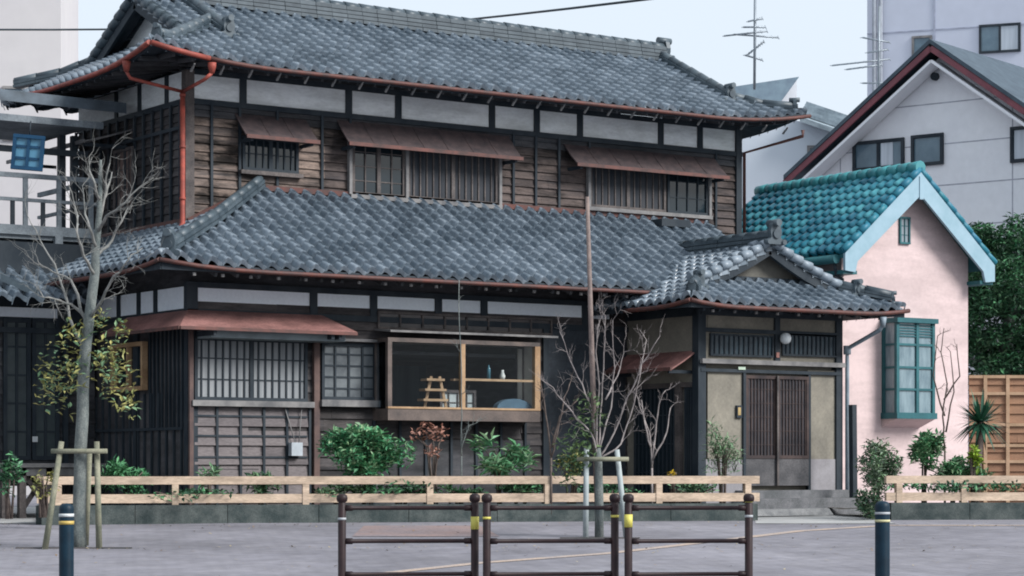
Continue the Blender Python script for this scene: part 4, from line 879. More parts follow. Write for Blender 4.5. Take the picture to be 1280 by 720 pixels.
# ================================================================== BACKGROUND BUILDINGS
SID = mat('white_siding', (.76, .77, .80), (.70, .71, .75), rough=.7, scale=.4, fine=.04)
def bldg_frame(px, Z, ang):
    """wall frame whose origin stands at column px, depth Z; ang: 0 = faces camera, + turns left end away"""
    o = atZ(px, HZ, Z); a = R(ang)
    ux = V((cy_, -sy_, 0)); vz = V((sy_, cy_, 0)); u = ux*math.cos(a)-vz*math.sin(a); n = -(vz*math.cos(a)+ux*math.sin(a))
    return Wall((o.x, o.y, 0), u, n)
def win(parent, W, x0, y0, x1, y1, m=DARK, nv=1, gm=None, cur=None):
    r = W.rect(x0, y0, x1, y1); o = lattice(parent, 'window', W, r[0], r[1], r[2], r[3], .0, nv, 0, m, fw=.07, bw=.07, depth=.06); pane(o, W, r[0]+.05, r[1]-.05, r[2]+.05, r[3]-.05, .02, gm or WG)
    if cur:
        a = r[0]+(r[1]-r[0])*cur[0]; b = r[0]+(r[1]-r[0])*cur[1]; c = MB(); c.wb(W, a, b, r[2]+.08, r[3]-.08, .021, .03); c.build('curtain', mat('white_curtain', (.55, .60, .66), (.4, .45, .5), stretch=(8, 8, .3), scale=1), o)
    return o
WG = mat('blue_grey_glass', (.14, .21, .26), (.06, .11, .15), rough=.2, scale=.8, spec=.6)
# white gabled house with red barge boards
WH = thing('white_gabled_house', atZ(1178, HZ, 52)*1, 'white sided house with dark red gable boards behind the pink house', 'house'); WH.location.z = .34
W1 = bldg_frame(1178, 52, 37.9)
pk = W1.px(1178, 60); l0 = W1.px(1003, 222); r0 = W1.px(1330, 154)
ml = (pk[1]-l0[1])/(pk[0]-l0[0]); 
uL, uR = W1.px(1010, 200)[0], W1.px(1420, 200)[0]
mb = MB(); dep = 7
ev = lambda u: pk[1]-abs(u-pk[0])*ml
uR = pk[0]*2-uL
mb.prism([W1.p(uL, .34), W1.p(uR, .34), W1.p(uR, ev(uR)-.15), W1.p(pk[0], pk[1]-.15), W1.p(uL, ev(uL)-.15)], -W1.n*dep); mb.build('siding_wall', SID, WH)
mb = MB(); z = 1.0
GR = mat('panel_joint_grey', (.40, .41, .47))
zz = 9.2
while zz > 1:
    k = (pk[1]-.15-zz)/ml; a, b = max(uL, pk[0]-k), min(uR, pk[0]+k)
    if b > a: mb.wb(W1, a, b, zz-.012, zz+.012, 0, .006)
    zz -= .92
for q in (-2.6, -.0+1.6+.1, 5.2):
    u = pk[0]+q; mb.wb(W1, u-.012, u+.012, .4, ev(u)-.2, 0, .005)
mb.build('panel_joints', GR, WH)
RB = mat('dark_red_board', (.22, .07, .085), (.15, .05, .065), rough=.5); DR = mat('dark_slate_roof', (.07, .10, .125), (.04, .06, .08), rough=.5, fine=.2)
for s, ue in ((-1, uL-.3), (1, uR+.3)):
    mb = MB(); a, b = W1.p(pk[0], pk[1]-.14, .55), W1.p(ue, ev(ue)-.14, .55); mb.beam(a+V((0, 0, .06)), b+V((0, 0, .08)), .05, .13); mb.build('barge_board', RB, WH)
    mb = MB(); a, b = W1.p(pk[0], pk[1]+.12, .6), W1.p(ue, ev(ue)+.12, .6); q = [a, b, b-W1.n*(dep+.8), a-W1.n*(dep+.8)]; q = q if s < 0 else q[::-1]
    mb.box8([p-V((0, 0, .10)) for p in q]+q); mb.build('roof_slope', DR, WH)
    mb = MB(); a, b = W1.p(pk[0], pk[1]-.36, .3), W1.p(ue+(-s)*.4, ev(ue-s*.4)-.36, .3); q = [a, b, b-W1.n*.3, a-W1.n*.3]; mb.beam(a, b, .5, .06); mb.build('soffit', SID, WH)
win(WH, W1, 1067, 175, 1131, 212, DARK, 1, cur=(.55, .78)); win(WH, W1, 1140, 168, 1180, 207, DARK, 0); win(WH, W1, 1264, 157, 1310, 202, DARK, 0, cur=(.1, .6))
u, z = W1.px(1170, 96); mb = MB(); mb.tube([W1.p(u, z, 0), W1.p(u, z, .1)], .09, 12); mb.build('wall_vent', DARK, WH)
# tall white apartment block
TA = thing('apartment_block', atZ(1150, HZ, 75), 'tall pale lilac-white apartment block behind the gabled house', 'building'); TA.location.z = .34
W2 = bldg_frame(1084, 75, 20); mb = MB(); mb.wb(W2, 0, 16, .34, 24, -10, 0); mb.build('facade_wall', mat('lilac_white_wall', (.56, .59, .68), (.51, .54, .63), rough=.8, scale=.2, fine=.03), TA)
mb = MB(); 
for px in (1168,): u = W2.px(px, 50)[0]; mb.wb(W2, u-.04, u+.04, .4, 24, 0, .03)
for z in (6, 9, 12, 15, 18): mb.wb(W2, 0, 16, z-.02, z+.02, 0, .02)
mb.build('panel_joints', mat('lilac_joint', (.42, .45, .55)), TA)
win(TA, W2, 1140, 45, 1165, 84, PALEW, 0); win(TA, W2, 1224, 30, 1276, 66, DARK, 1, cur=(.5, .93))
mb = MB()
for px, rr in ((1094, .07), (1102, .06)): u = W2.px(px, 50)[0]; mb.tube([W2.p(u, 3, .15), W2.p(u, 24, .15)], rr, 8)
mb.build('wall_pipes', mat('pale_pipe', (.36, .39, .44)), TA)
# antenna in front of it
def antenna(px, ytop, ybot, Z, arms, label):
    t = thing('tv_antenna', atZ(px, ybot, Z), label, 'antenna', 'rooftop television antennas'); mb = MB(); mb.tube([atZ(px, ybot, Z), atZ(px+1, ytop, Z)], .035, 6); mm = mat('antenna_metal', (.30, .34, .38), rough=.4, metal=.3); mb.build('mast', mm, t)
    for y, xa, xb, dy in arms:
        a, b = atZ(px+xa, y+dy, Z), atZ(px+xb, y-dy, Z); mb = MB(); mb.tube([a, b], .022, 5); n = 7
        for i in range(n+1):
            c = a.lerp(b, i/n); k = V((sy_, cy_, 0))*(.35-.03*i)+V((0, 0, .06)); mb.tube([c-k, c+k], .012, 4)
        mb.build('aerial', mm, t)
antenna(943, -12, 112, 55, [(42, -38, 16, 3), (45, -26, 30, -2), (60, -8, 12, 8), (34, -14, 14, 0), (72, -12, 10, -3), (25, -8, 10, 2)], 'tall thin rooftop antenna rising behind the old tiled roof')
antenna(1098, 8, 150, 60, [(78, -58, 14, 4), (84, -40, 4, 3), (50, -20, 14, -3), (104, -20, 18, 0), (64, -14, 12, 2)], 'spidery antenna beside the pipes of the apartment block')
# small white building between roofs
SB = thing('small_white_house', atZ(985, HZ, 58), 'plain white house with a grey roof half hidden behind the old roof', 'house'); SB.location.z = .34
W3 = bldg_frame(925, 58, 10); uu = W3.px(1075, 200)[0]; zt = W3.px(1000, 160)[1]
mb = MB(); mb.prism([W3.p(-2, .34), W3.p(uu, .34), W3.p(uu, zt-.3), W3.p(W3.px(1003, 150)[0], zt+.15), W3.p(-2, zt+1.0)], -W3.n*5); mb.build('plain_wall', mat('cool_white_wall', (.60, .65, .71), (.54, .585, .65), scale=.4), SB)
mb = MB(); a, b = W3.px(1001, 152), W3.px(1072, 176); q = [W3.p(a[0], a[1]+.05, .5), W3.p(b[0], b[1]+.05, .5), W3.p(b[0], b[1]+.9, -3), W3.p(a[0], a[1]+.9, -3)]; mb.box8([p-V((0, 0, .12)) for p in q]+q)
for k in range(5): t = k/5+.1; mb.beam(q[0].lerp(q[3], t)+V((0, 0, .05)), q[1].lerp(q[2], t)+V((0, 0, .05)), .1, .08)
mb.build('corrugated_roof', mat('ribbed_grey_roof', (.30, .36, .40), (.16, .2, .23), rough=.5), SB); win(SB, W3, 1009, 182, 1033, 206, PALEW, 0)
SG = thing('grey_roofed_house', atZ(960, HZ, 66), 'far house with a slanted grey roof under the tall antenna', 'house'); SG.location.z = .34
W4 = bldg_frame(920, 66, 5)
P = lambda px, py, d=0: W4.p(*W4.px(px, py), d)
mb = MB(); mb.prism([P(920, 117), P(996, 101), P(996, 200), P(920, 200)], -W4.n*5); mb.build('plain_wall', SID, SG)
mb = MB(); q = [P(915, 114, .4), P(975, 131, .4), P(999, 99, .4), P(960, 104, .4)]; mb.prism([P(912, 112, .3), P(998, 99, .3), P(974, 132, .3), P(930, 135, .3)], W4.n*.12); mb.build('sloping_roof', mat('blue_grey_roof', (.20, .27, .32), (.15, .2, .25), rough=.5), SG)
mb = MB(); c = atZ(1080, 150, 57); mb.lathe(c+V((0, 0, -.4)), [(.3, -.6), (.34, -.3), (.34, .1), (.24, .3), (.05, .4)], 16); mb.lathe(V((c.x, c.y, .34)), [(.1, 0), (.1, c.z-.7)], 8); tag(mb.build('water_tank', mat('tank_grey', (.42, .48, .55))), 'rounded grey tank behind the red gable board', 'tank')
# left far block
LB = thing('beige_block', atZ(20, HZ, 60), 'plain beige-pink multi-storey block at the far left', 'building'); LB.location.z = .34
W5 = bldg_frame(76, 60, -8); mb = MB(); mb.wb(W5, -14, 0, .34, 18, -10, 0); mb.build('facade_wall', mat('beige_pink_wall', (.52, .50, .50), (.47, .45, .46), scale=.2, fine=.03), LB)
win(LB, W5, 3, 108, 31, 122, PALEW, 0); win(LB, W5, 3, 160, 28, 176, PALEW, 0)
# brown fence panel, right
FP = thing('tall_panel_fence', atZ(1212, HZ, 40), 'tall brown board fence with a pale timber grid behind the spiky plant', 'fence'); FP.location.z = .34
W6 = bldg_frame(1211, 40, 0); zt = W6.px(1240, 469)[1]; ur = W6.px(1420, 500)[0]; mb = MB(); siding(mb, W6, 0, ur, .34, zt, pitch=.17)
mb.build('board_panel', mat('tan_board', (.34, .19, .115), (.22, .12, .075), stretch=(1, 1, 5), scale=2, island=.5, fine=.15), FP)
mb = MB()
for px in (1231, 1259, 1290, 1320, 1350): u = W6.px(px, 500)[0]; mb.wb(W6, u-.03, u+.03, .34, zt, .03, .06)
for py in (471, 492, 531, 557, 577, 600): z = W6.px(1240, py)[1]; mb.wb(W6, 0, ur, z-.025, z+.025, .028, .052)
mb.build('grid_frame', mat('pale_grid_timber', (.48, .32, .21), (.36, .24, .15)), FP)

# ================================================================== LEFT ANNEX (balcony house)
AN = thing('annex_house', (12.5, 33, .34), 'dark timber annex with balcony and small tiled roof at the left', 'house')
AY = 32.4; AF = Wall((0, AY, 0), (1, 0, 0), (0, -1, 0)); ax0 = 9.0
axr = AF.px(118, 480)[0]
mb = MB(); siding(mb, AF, ax0, axr, .9, 3.4, pitch=.2); mb.build('board_wall', DARKB, AN)
mb = MB(); mb.box(ax0, axr, AY+.03, AY+3, .8, 4.4); mb.build('annex_core', DARK, AN)
for x0, x1 in ((4, 38), (40, 74)):
    r = AF.rect(x0, 398, x1, 575, .05); o = lattice(AN, 'sliding_door', AF, r[0], r[1], r[2], r[3], .03, 1, 4, MATS['dark_timber'], fw=.06, bw=.04, bh=.03); pane(o, AF, r[0]+.03, r[1]-.03, r[2]+.03, r[3]-.03, .036, mat('dusty_pane', (.07, .09, .095), (.025, .035, .04), rough=.3, scale=3, contrast=1))
for px in (88, 100, 114): pass
mb = MB(); u = AF.px(8, 450, .06)[0]; mb.wb(AF, u-.3, u-.2, .8, 3.4, .03, .1); mb.wb(AF, AF.px(77, 450)[0], AF.px(82, 450)[0], .8, 3.4, .02, .1); mb.wb(AF, ax0, axr, 3.05, 3.13, .02, .1); mb.wb(AF, ax0, axr, 3.2, 3.4, .02, .03); mb.build('timber_frame', DARK, AN)
mb = MB(); r = AF.rect(15, 385, 72, 397, .04); mb.wb(AF, ax0, r[1], r[2], r[3], .02, .035); mb.build('plaster_band', PLAST2, AN)
u, z = AF.px(44, 549, .08); mb = MB(); mb.wb(AF, u-.04, u+.04, z-.04, z+.04, .07, .08); mb.build('small_sticker', WHITE, AN)
# veranda
vz = AF.px(40, 580, .5)[1]
mb = MB(); mb.wb(AF, ax0, axr-.15, vz-.05, vz+.01, .05, .75); mb.wb(AF, ax0, axr-.15, vz-.17, vz-.06, .62, .7); mb.build('veranda_deck', PALEW, AN)
for px in (5, 27, 60):
    u = AF.px(px, 600, .65)[0]; mb = MB(); mb.wb(AF, u-.05, u+.05, .34, vz-.06, .6, .7); mb.build('veranda_post', MIDW, AN)
mb = MB(); a = AF.p(AF.px(28, 600, .6)[0], vz-.1, .58); b = AF.p(AF.px(62, 600, .6)[0], .42, .58); mb.beam(a, b, .03, .07); mb.beam(V((a.x, a.y+.05, .42)), V((b.x, b.y+.05, vz-.1)), .03, .07); mb.build('cross_brace', MIDW, AN)
# small tiled roof
rz0 = 3.50; m1 = tile_field(V((ax0, 31.55, rz0)), (1, 0, 0), (0, 1, .5), 1.1, lambda v: (0, axr+.05-ax0-.3), seed=20); m1.build('roof_tiles', TILE, AN)
mb = MB(); p0 = on_y(0, 346, 31.9); p1 = on_y(46, 366, 31.6); mb.beam(p0-V((1.0, 0, -.45)), p0, .12, .1); mb.beam(p0, p1, .12, .1); mb.build('verge_tiles', RIDGE, AN)
# balcony : floor beams, rail, posts, upper roofs
BAL = thing('balcony', (13, 32.6, 3.4), 'grey timber balcony with open railing above the small tiled roof', 'balcony')
BY0 = 32.5; BXR = 14.62; bf = Wall((0, BY0, 0), (1, 0, 0), (0, -1, 0)); bz = bf.px(60, 287)[1]; rt = bf.px(60, 222)[1]; rm = bf.px(60, 252)[1]; bx0 = 9.0
GW = mat('grey_weathered_beam', (.24, .27, .29), (.12, .14, .16), rough=.8, scale=3, fine=.2)
mb = MB(); mb.box(bx0, BXR, BY0, BY0+2.2, bz-.16, bz-.08); mb.wb(bf, bx0, BXR, bz-.1, bz+.04, 0, .06); mb.build('balcony_floor', GW, BAL)
for z, h_ in ((rt, .07), (rm, .05)):
    mb = MB(); mb.wb(bf, bx0, BXR, z-h_/2, z+h_/2, 0, .05); mb.box(BXR-.05, BXR, BY0+.02, BY0+2.2, z-h_/2, z+h_/2); mb.build('rail', GW, BAL)
for px in (31, 73, 113): u = bf.px(px, 250)[0]; mb = MB(); mb.wb(bf, u-.035, u+.035, bz+.04, rt, 0, .04); mb.build('baluster', GW, BAL)
for px in (15, 53): u = bf.px(px, 265)[0]; mb = MB(); mb.wb(bf, u-.03, u+.03, bz+.04, rm-.02, 0, .04); mb.build('baluster', DARK, BAL)
mb = MB(); u = bf.px(72, 330, .0)[0]; mb.wb(bf, u-.06, u+.06, 3.6, bz-.1, -.02, .06); mb.build('support_post', GW, BAL)
mb = MB(); mb.box(bx0, BXR-.1, BY0+.1, BY0+2.2, 3.95, bz-.17); mb.build('under_balcony_shade_box', DARK, BAL)  # dark box added to stand in for the shade beneath the balcony floor
for z_, px in ((6.0, 92), (6.0, 108)): u = bf.px(px, 200)[0]; mb = MB(); mb.wb(bf, u-.05, u+.05, bz, 6.1, -.5, -.4); mb.build('roof_post', DARK, BAL)
mb = MB(); z1_ = bf.px(60, 122)[1]+.19; z2_ = bf.px(60, 152)[1]
q = [V((bx0, BY0-.25, z1_-.12)), V((BXR+.35, BY0-.25, z1_-.20)), V((BXR+.35, BY0+2.3, z1_+.25)), V((bx0, BY0+2.3, z1_+.25))]; mb.box8([p-V((0, 0, .16)) for p in q]+q); mb.build('upper_roof_sheet', mat('dark_grey_sheet', (.10, .13, .16), (.05, .065, .08), rough=.5), BAL)
mb = MB(); mb.box(bx0, BXR-.0, BY0-.2, BY0-.12, z2_-.07, z2_+.03); mb.box(bx0, BXR, BY0-.12, BY0+2.2, z2_+.0, z2_+.03); mb.build('lower_roof_sheet', GW, BAL)
mb = MB(); z3 = bf.px(60, 186)[1]; mb.wb(bf, bx0, BXR-.05, z3-.05, z3+.04, -.3, -.24); mb.build('drying_pole', DARK, BAL)
# left pent roof on side wall near the balcony
a = on_x(160, 163, UX0-.02); pent(H, UL, 32.6, 35.6, 6.24, 6.0, .8, PALEW, PALEW, name='side_awning')
# blue four-pane frame hanging
BFR = True; bfm = mat('blue_paint', (.006, .05, .11), (.004, .035, .08), rough=.5)
Wb = bldg_frame(32, 33.0, -12); r = Wb.rect(13, 169, 53, 213)
o = lattice(None, 'blue_lantern_frame', Wb, r[0], r[1], r[2], r[3], 0, 1, 2, bfm, fw=.05, bw=.045, bh=.035, depth=.06); tag(o, 'blue four-pane lantern frame hanging above the balcony rail', 'lantern')
pane(o, Wb, r[0]+.03, r[1]-.03, r[2]+.03, r[3]-.03, .03, mat('blue_glass', (.09, .24, .36), rough=.3)); mb = MB(); mb.tube([Wb.p((r[0]+r[1])/2, r[3], .03), Wb.p((r[0]+r[1])/2, r[3]+.2, .03)], .012, 6); mb.build('hanger', DARK, o); o.rotation_euler = (0, R(5), R(-10))

# ================================================================== CABLES
def cable(pts, r_, label):
    mb = MB(); mb.tube(pts, r_, 6); tag(mb.build('power_cable', DARK), label, 'cable', 'overhead cables')
mb = None
A, B = atZ(-700, 10, 34), atZ(182, 36, 44); cable([A.lerp(B, t)+V((0, 0, -.12*4*t*(1-t))) for t in [i/12 for i in range(13)]], .018, 'overhead cable running to the left gable')
A, B = atZ(430, 38, 56), atZ(1500, -95, 20); cable([A.lerp(B, t)+V((0, 0, -.10*4*t*(1-t))) for t in [i/12 for i in range(13)]], .02, 'overhead cable crossing the sky above the long ridge')

# ================================================================== STREET FURNITURE
BRN = mat('dark_brown_steel', (.03, .016, .017), (.016, .010, .012), rough=.5, scale=8, spec=.22, fine=.15)
YEL = mat('yellow_reflector', (.62, .55, .12), (.5, .45, .1), rough=.5); WREF = mat('grey_reflector', (.42, .44, .46), rough=.4)
ZB = 20.8
def barrier(xa, xb, marks, label):
    A, B = on_ground(xa, ZB), on_ground(xb, ZB+.1); t = thing('pipe_barrier', (A+B)/2, label, 'barrier', 'brown pipe barriers'); hts = [(HZ-y)/F*ZB+EYE for y in (617, 635, 676.5, 718)]
    top = hts[0]
    for E in (A, B):
        mb = MB(); r_ = .036; mb.lathe(E, [(.07, 0), (.07, .015), (r_, .02), (r_, top-.085), (r_*.8, top-.08), (r_*1.25, top-.07), (r_*1.42, top-.045), (r_*1.3, top-.018), (r_*.7, top-.002), (.004, top)], 16); mb.build('post', BRN, t)
    d = (B-A).normalized()
    for h in hts[1:]:
        mb = MB(); mb.tube([A+d*.03+V((0, 0, h)), A+d*.09+V((0, 0, h)), A+d*.1+V((0, 0, h)), B-d*.1+V((0, 0, h)), B-d*.09+V((0, 0, h)), B-d*.03+V((0, 0, h))], [.028, .028, .019, .019, .028, .028], 10); mb.build('rail', BRN, t)
    for E, y0, y1, m in marks:
        E_ = A if E == 0 else B; z0, z1 = (HZ-y1)/F*ZB+EYE, (HZ-y0)/F*ZB+EYE; mb = MB(); mb.tube([E_+V((0, 0, z0)), E_+V((0, 0, z1))], .038, 16); mb.build('reflective_band', m, t)
barrier(427.5, 593.5, [(0, 647, 650, WREF), (1, 646, 662, YEL)], 'leftmost of the three brown pipe barriers')
barrier(608.5, 768.5, [(0, 646, 649, YEL), (1, 644, 647, YEL)], 'middle one of the three brown pipe barriers')
barrier(785.5, 936, [(0, 643, 659, YEL), (1, 624, 628, YEL), (1, 644, 647, WREF)], 'right one of the three brown pipe barriers')
NAVY = mat('navy_steel', (.005, .024, .042), (.003, .014, .026), rough=.5, scale=6, spec=.2, fine=.15)
def bollard(px, ytop, Z, bands, label, extra=None):
    b = on_ground(px, Z); t = thing('bollard', b, label, 'bollard', 'navy bollards'); top = (HZ-ytop)/F*Z+EYE; r_ = 9.2/F*Z; mb = MB()
    mb.lathe(b, [(r_*1.05, 0), (r_, .02), (r_, top-.055), (r_*.96, top-.03), (r_*.75, top-.012), (r_*.4, top-.003), (.003, top)], 24); mb.build('post', NAVY, t)
    for y0, y1, m in bands:
        z0, z1 = (HZ-y1)/F*Z+EYE, (HZ-y0)/F*Z+EYE; mb = MB(); mb.tube([V((b.x, b.y, z0)), V((b.x, b.y, z1))], r_+.003, 24, cap=True); mb.build('reflective_band', m, t)
bollard(83, 629, 20.6, [(642, 646, mat('white_reflector', (.6, .62, .62), rough=.4)), (651, 655.5, mat('ochre_reflector', (.5, .36, .1), rough=.4))], 'navy bollard with white and yellow bands beside the staked tree')
bollard(1103, 626, 20.9, [(640, 643, WREF), (649.5, 652.5, mat('pale_yellow_reflector', (.55, .52, .3)))], 'navy bollard with two pale bands in front of the entrance path')
q = on_ground(1097.5, 20.9); u = V((q.x, q.y, 0))-V((sy_, cy_, 0))*.055; z = (HZ-682)/F*20.9+EYE; mb = MB(); 

# ================================================================== TREES AND PLANTS
BARK = mat('pale_grey_bark', (.22, .235, .22), (.06, .08, .085), rough=.9, scale=7, stretch=(1, 1, .6), fine=.4, bump=.6, contrast=.7)
BARKD = mat('brown_bark', (.14, .11, .095), (.07, .055, .05), rough=.9, scale=9)
TWIG = mat('whitish_twig', (.34, .30, .29), (.17, .15, .15), rough=.9, scale=9)
def leafm(n, a, b, rough=.5): return mat(n, a, b, rough=rough, scale=3, island=.75, spec=.35)
LG = leafm('fresh_green_leaf', (.12, .32, .14), (.025, .11, .055)); LD = leafm('dark_green_leaf', (.045, .12, .06), (.012, .04, .025)); LY_ = leafm('yellow_green_leaf', (.38, .34, .11), (.14, .17, .06)); LR = leafm('russet_leaf', (.36, .17, .12), (.18, .09, .07)); LP_ = leafm('grey_green_leaf', (.16, .22, .13), (.05, .09, .05)); LPALE = leafm('pale_green_leaf', (.22, .34, .18), (.06, .15, .08))
def wob(pts, n=3, amp=.02):
    out = []
    for a, b in zip(pts[:-1], pts[1:]):
        for i in range(n): out.append(a.lerp(b, i/n)+V([random.uniform(-amp, amp) for _ in range(3)])*(1 if i else .3))
    out.append(pts[-1]); return out
def twigs(mb, p, d, L, r_, depth):
    n = 3; pts = [p]; dd = d.copy()
    for i in range(n): dd = (dd+V([random.uniform(-.28, .28) for _ in range(3)])+V((0, 0, .06))).normalized(); pts.append(pts[-1]+dd*L/n)
    mb.tube(pts, [r_*(1-.22*i) for i in range(n+1)], 5, cap=False)
    if depth > 0:
        for i in range(1, n+1):
            if random.random() < .85:
                nd = (dd+V([random.uniform(-.9, .9) for _ in range(3)])).normalized(); twigs(mb, pts[i], nd, L*random.uniform(.5, .75), r_*.6, depth-1)
def branchy(mb, lines, Z, r0, r1, tw=1, jit=.25, amp=.015, tl=.35):
    for ln in lines:
        dz = [0]; 
        for _ in ln[1:]: dz.append(dz[-1]+random.uniform(-jit, jit))
        pts = [atZ(x, y, Z+k) for (x, y), k in zip(ln, dz)]; pts = wob(pts, 3, amp); n = len(pts)
        mb.tube(pts, [r0+(r1-r0)*i/(n-1) for i in range(n)], 7)
        for i in range(n//4, n):
            if random.random() < tw:
                d = (pts[min(i+1, n-1)]-pts[i-1]).normalized(); d = (d+V([random.uniform(-.8, .8) for _ in range(3)])).normalized(); twigs(mb, pts[i], d, tl*random.uniform(.6, 1.2), r1*1.0, 2)
def leaves(mb, c, rad, n, s, shell=.35, flat=0, asp=.45):
    c = V(c)
    for _ in range(n):
        while True:
            q = V([random.uniform(-1, 1) for _ in range(3)])
            if q.length < 1 and q.length > shell*random.random(): break
        p = c+V((q.x*rad[0], q.y*rad[1], q.z*rad[2])); d = V([random.gauss(0, 1) for _ in range(3)]); d.z = d.z*.5+.2-flat*.3; d.normalize(); sd_ = d.cross(V([random.gauss(0, .35) for _ in range(2)]+[1])).normalized(); L = s*random.uniform(.6, 1.3)
        nrm = sd_.cross(d)*L*.12
        mb.face([p, p+d*L*.5+sd_*L*asp*.5+nrm, p+d*L, p+d*L*.5-sd_*L*asp*.5+nrm])
# --- left tree
ZT1 = 26.1
base = on_ground(100, ZT1)
T1 = thing('staked_tree', base, 'bare grey street tree held by timber stakes at the left', 'tree', 'staked street trees')
mb = MB(); tr = [atZ(x, y, ZT1) for x, y in ((99, 686), (99, 640), (101, 560), (104, 480), (110, 410), (119, 340), (122, 290), (125, 240), (126, 200))]; tr[0].z = base.z-.02
mb.tube(wob(tr, 2, .008), [.088, .08, .075, .072, .07, .068, .066, .064, .06, .056, .052, .045, .038, .032, .026, .02, .014], 12); mb.build('trunk', BARK, T1)
mb = MB(); branchy(mb, [[(112, 405), (95, 385), (75, 375), (55, 372), (42, 355)], [(106, 440), (92, 410), (80, 365), (68, 330), (50, 300), (34, 268)], [(119, 345), (104, 320), (96, 290), (94, 260), (86, 232)], [(123, 290), (133, 270), (150, 258), (170, 238), (192, 222)], [(121, 320), (140, 300), (152, 276), (160, 260)], [(112, 400), (128, 375), (142, 345), (160, 325), (178, 310)],
    [(121, 310), (112, 285), (106, 262), (103, 232)], [(125, 250), (118, 228), (112, 210)], [(125, 262), (134, 236), (140, 215)], [(110, 405), (88, 350), (66, 340), (48, 328)], [(124, 280), (132, 240), (133, 220), (138, 198)]], ZT1, .020, .005, tw=.65, jit=.3, tl=.26); mb.build('branches', mat('pale_branch_bark', (.27, .265, .25), (.12, .125, .12), scale=9), T1)
mb = MB()
for x, y, rr, n in ((75, 460, .26, 110), (60, 485, .18, 50), (92, 420, .16, 60), (135, 445, .2, 110), (145, 480, .22, 110), (95, 470, .2, 80), (150, 415, .12, 40), (125, 400, .12, 40), (70, 500, .2, 50), (160, 512, .12, 30)): leaves(mb, atZ(x, y, ZT1+random.uniform(-.3, .3)), (rr, rr*1.3, rr*1.3), n, .085)
mb.build('clinging_leaves', [LY_, LPALE, LY_], T1)
STK = mat('greenish_stake', (.27, .26, .19), (.15, .16, .12), rough=.9, scale=6, fine=.25)
def stakes(px_list, ybar, x0, x1, Z, m, label):
    b = on_ground(px_list[1][0], Z); t = thing('tree_stakes', b, label, 'tree support', 'tree stake frames')
    for xt, yt, xb, dz in px_list:
        g = on_ground(xb, Z+dz); p = atZ(xt, yt, Z+dz*.4); mb = MB(); mb.tube([g-V((0, 0, .02)), p], [.036, .031], 9); mb.build('stake', m, t)
    mb = MB(); mb.tube([atZ(x0, ybar, Z-.12), atZ(x1, ybar, Z-.12)], .028, 9); mb.build('crossbar', MATS['greenish_stake'], t)
    return t
stakes([(77, 552, 56, -.2), (121, 552, 124, -.1), (112, 562, 107, .4)], 564, 64, 134, ZT1, STK, 'weathered green-grey stakes around the left street tree')
# --- right tree
ZT2 = 27.9
base = on_ground(747, ZT2); T2 = thing('staked_tree', base, 'slender multi-stemmed bare tree tied to a tall pole before the porch', 'tree', 'staked street trees')
mb = MB(); tr = [atZ(x, y, ZT2) for x, y in ((749, 668), (749, 620), (748, 575), (747, 560))]; tr[0].z = base.z-.02; mb.tube(tr, [.055, .05, .045, .035], 10); mb.build('trunk', BARK, T2)
mb = MB(); branchy(mb, [[(748, 575), (738, 540), (715, 515), (698, 495), (686, 480)], [(747, 570), (742, 520), (728, 480), (712, 450), (700, 415)], [(748, 570), (752, 500), (755, 440), (757, 395)], [(749, 572), (768, 540), (785, 495), (802, 455), (825, 420)], [(752, 572), (776, 555), (788, 520), (800, 470), (808, 425)], [(748, 565), (764, 510), (768, 460), (766, 400)], [(745, 560), (748, 500), (745, 440), (750, 400)], [(757, 500), (772, 470), (780, 440)]], ZT2, .012, .004, tw=.8, jit=.2, tl=.22); mb.build('branches', TWIG, T2)
mb = MB(); leaves(mb, atZ(722, 562, ZT2), (.25, .25, .28), 170, .085); leaves(mb, atZ(738, 520, ZT2), (.2, .25, .3), 120, .08); leaves(mb, atZ(712, 590, ZT2), (.2, .2, .2), 90, .08); mb.build('low_leaves', leafm('olive_leaf', (.11, .17, .06), (.03, .07, .03)), T2)
mb = MB(); g = on_ground(748, ZT2+.2); mb.tube([g, atZ(740, 450, ZT2+.1), atZ(734, 246, ZT2)], [.035, .032, .024], 9); tag(mb.build('support_pole', mat('brown_pole', (.24, .185, .165), (.13, .10, .095), fine=.2)), 'tall thin brown pole rising past the eaves beside the slender tree', 'pole')
WST = mat('pale_grey_stake', (.38, .42, .42), (.26, .3, .31), rough=.8)
stakes([(733, 560, 732, -.1), (771, 562, 783, 0)], 574, 721, 786, ZT2, WST, 'pale grey stakes around the slender tree before the porch')
# --- planting bed plants (behind long fence)
def bush(name, px, py, w_, h_, Z, mats_, label, cat='shrub', n=900, s=.09, stems=5, clumps=9, asp=.5, group=None):
    c = atZ(px, py, Z); rx = w_/2/F*Z; rz = h_/2/F*Z; gzv = .44; t = thing(name, V((c.x, c.y, gzv)), label, cat, group)
    mb = MB()
    for i in range(stems):
        e = c+V((random.uniform(-rx, rx)*.7, random.uniform(-rx, rx)*.5, random.uniform(-.2, .5)*rz)); mb.tube([V((c.x+random.uniform(-.06, .06), c.y, gzv)), c.lerp(e, .5)-V((0, 0, rz*.3)), e], [.018, .012, .006], 5)
    mb.build('stems', BARKD, t); mb = MB()
    for i in range(clumps):
        a = random.uniform(0, 6.28); q = random.uniform(.3, .75); e = c+V((math.cos(a)*rx*q, random.uniform(-.5, .5)*rx, math.sin(a)*rz*q)); k = random.uniform(.28, .42)
        leaves(mb, e, (rx*k, rx*k, rz*k*1.1), n//clumps, s, asp=asp)
    mb.build('foliage', mats_, t); return t
bush('round_shrub', 457, 562, 106, 78, 31.6, [LG, LPALE, leafm('bright_green_leaf', (.10, .36, .17), (.02, .11, .05))], 'full bright green shrub behind the fence left of the shop window', n=4600, s=.095, clumps=26)
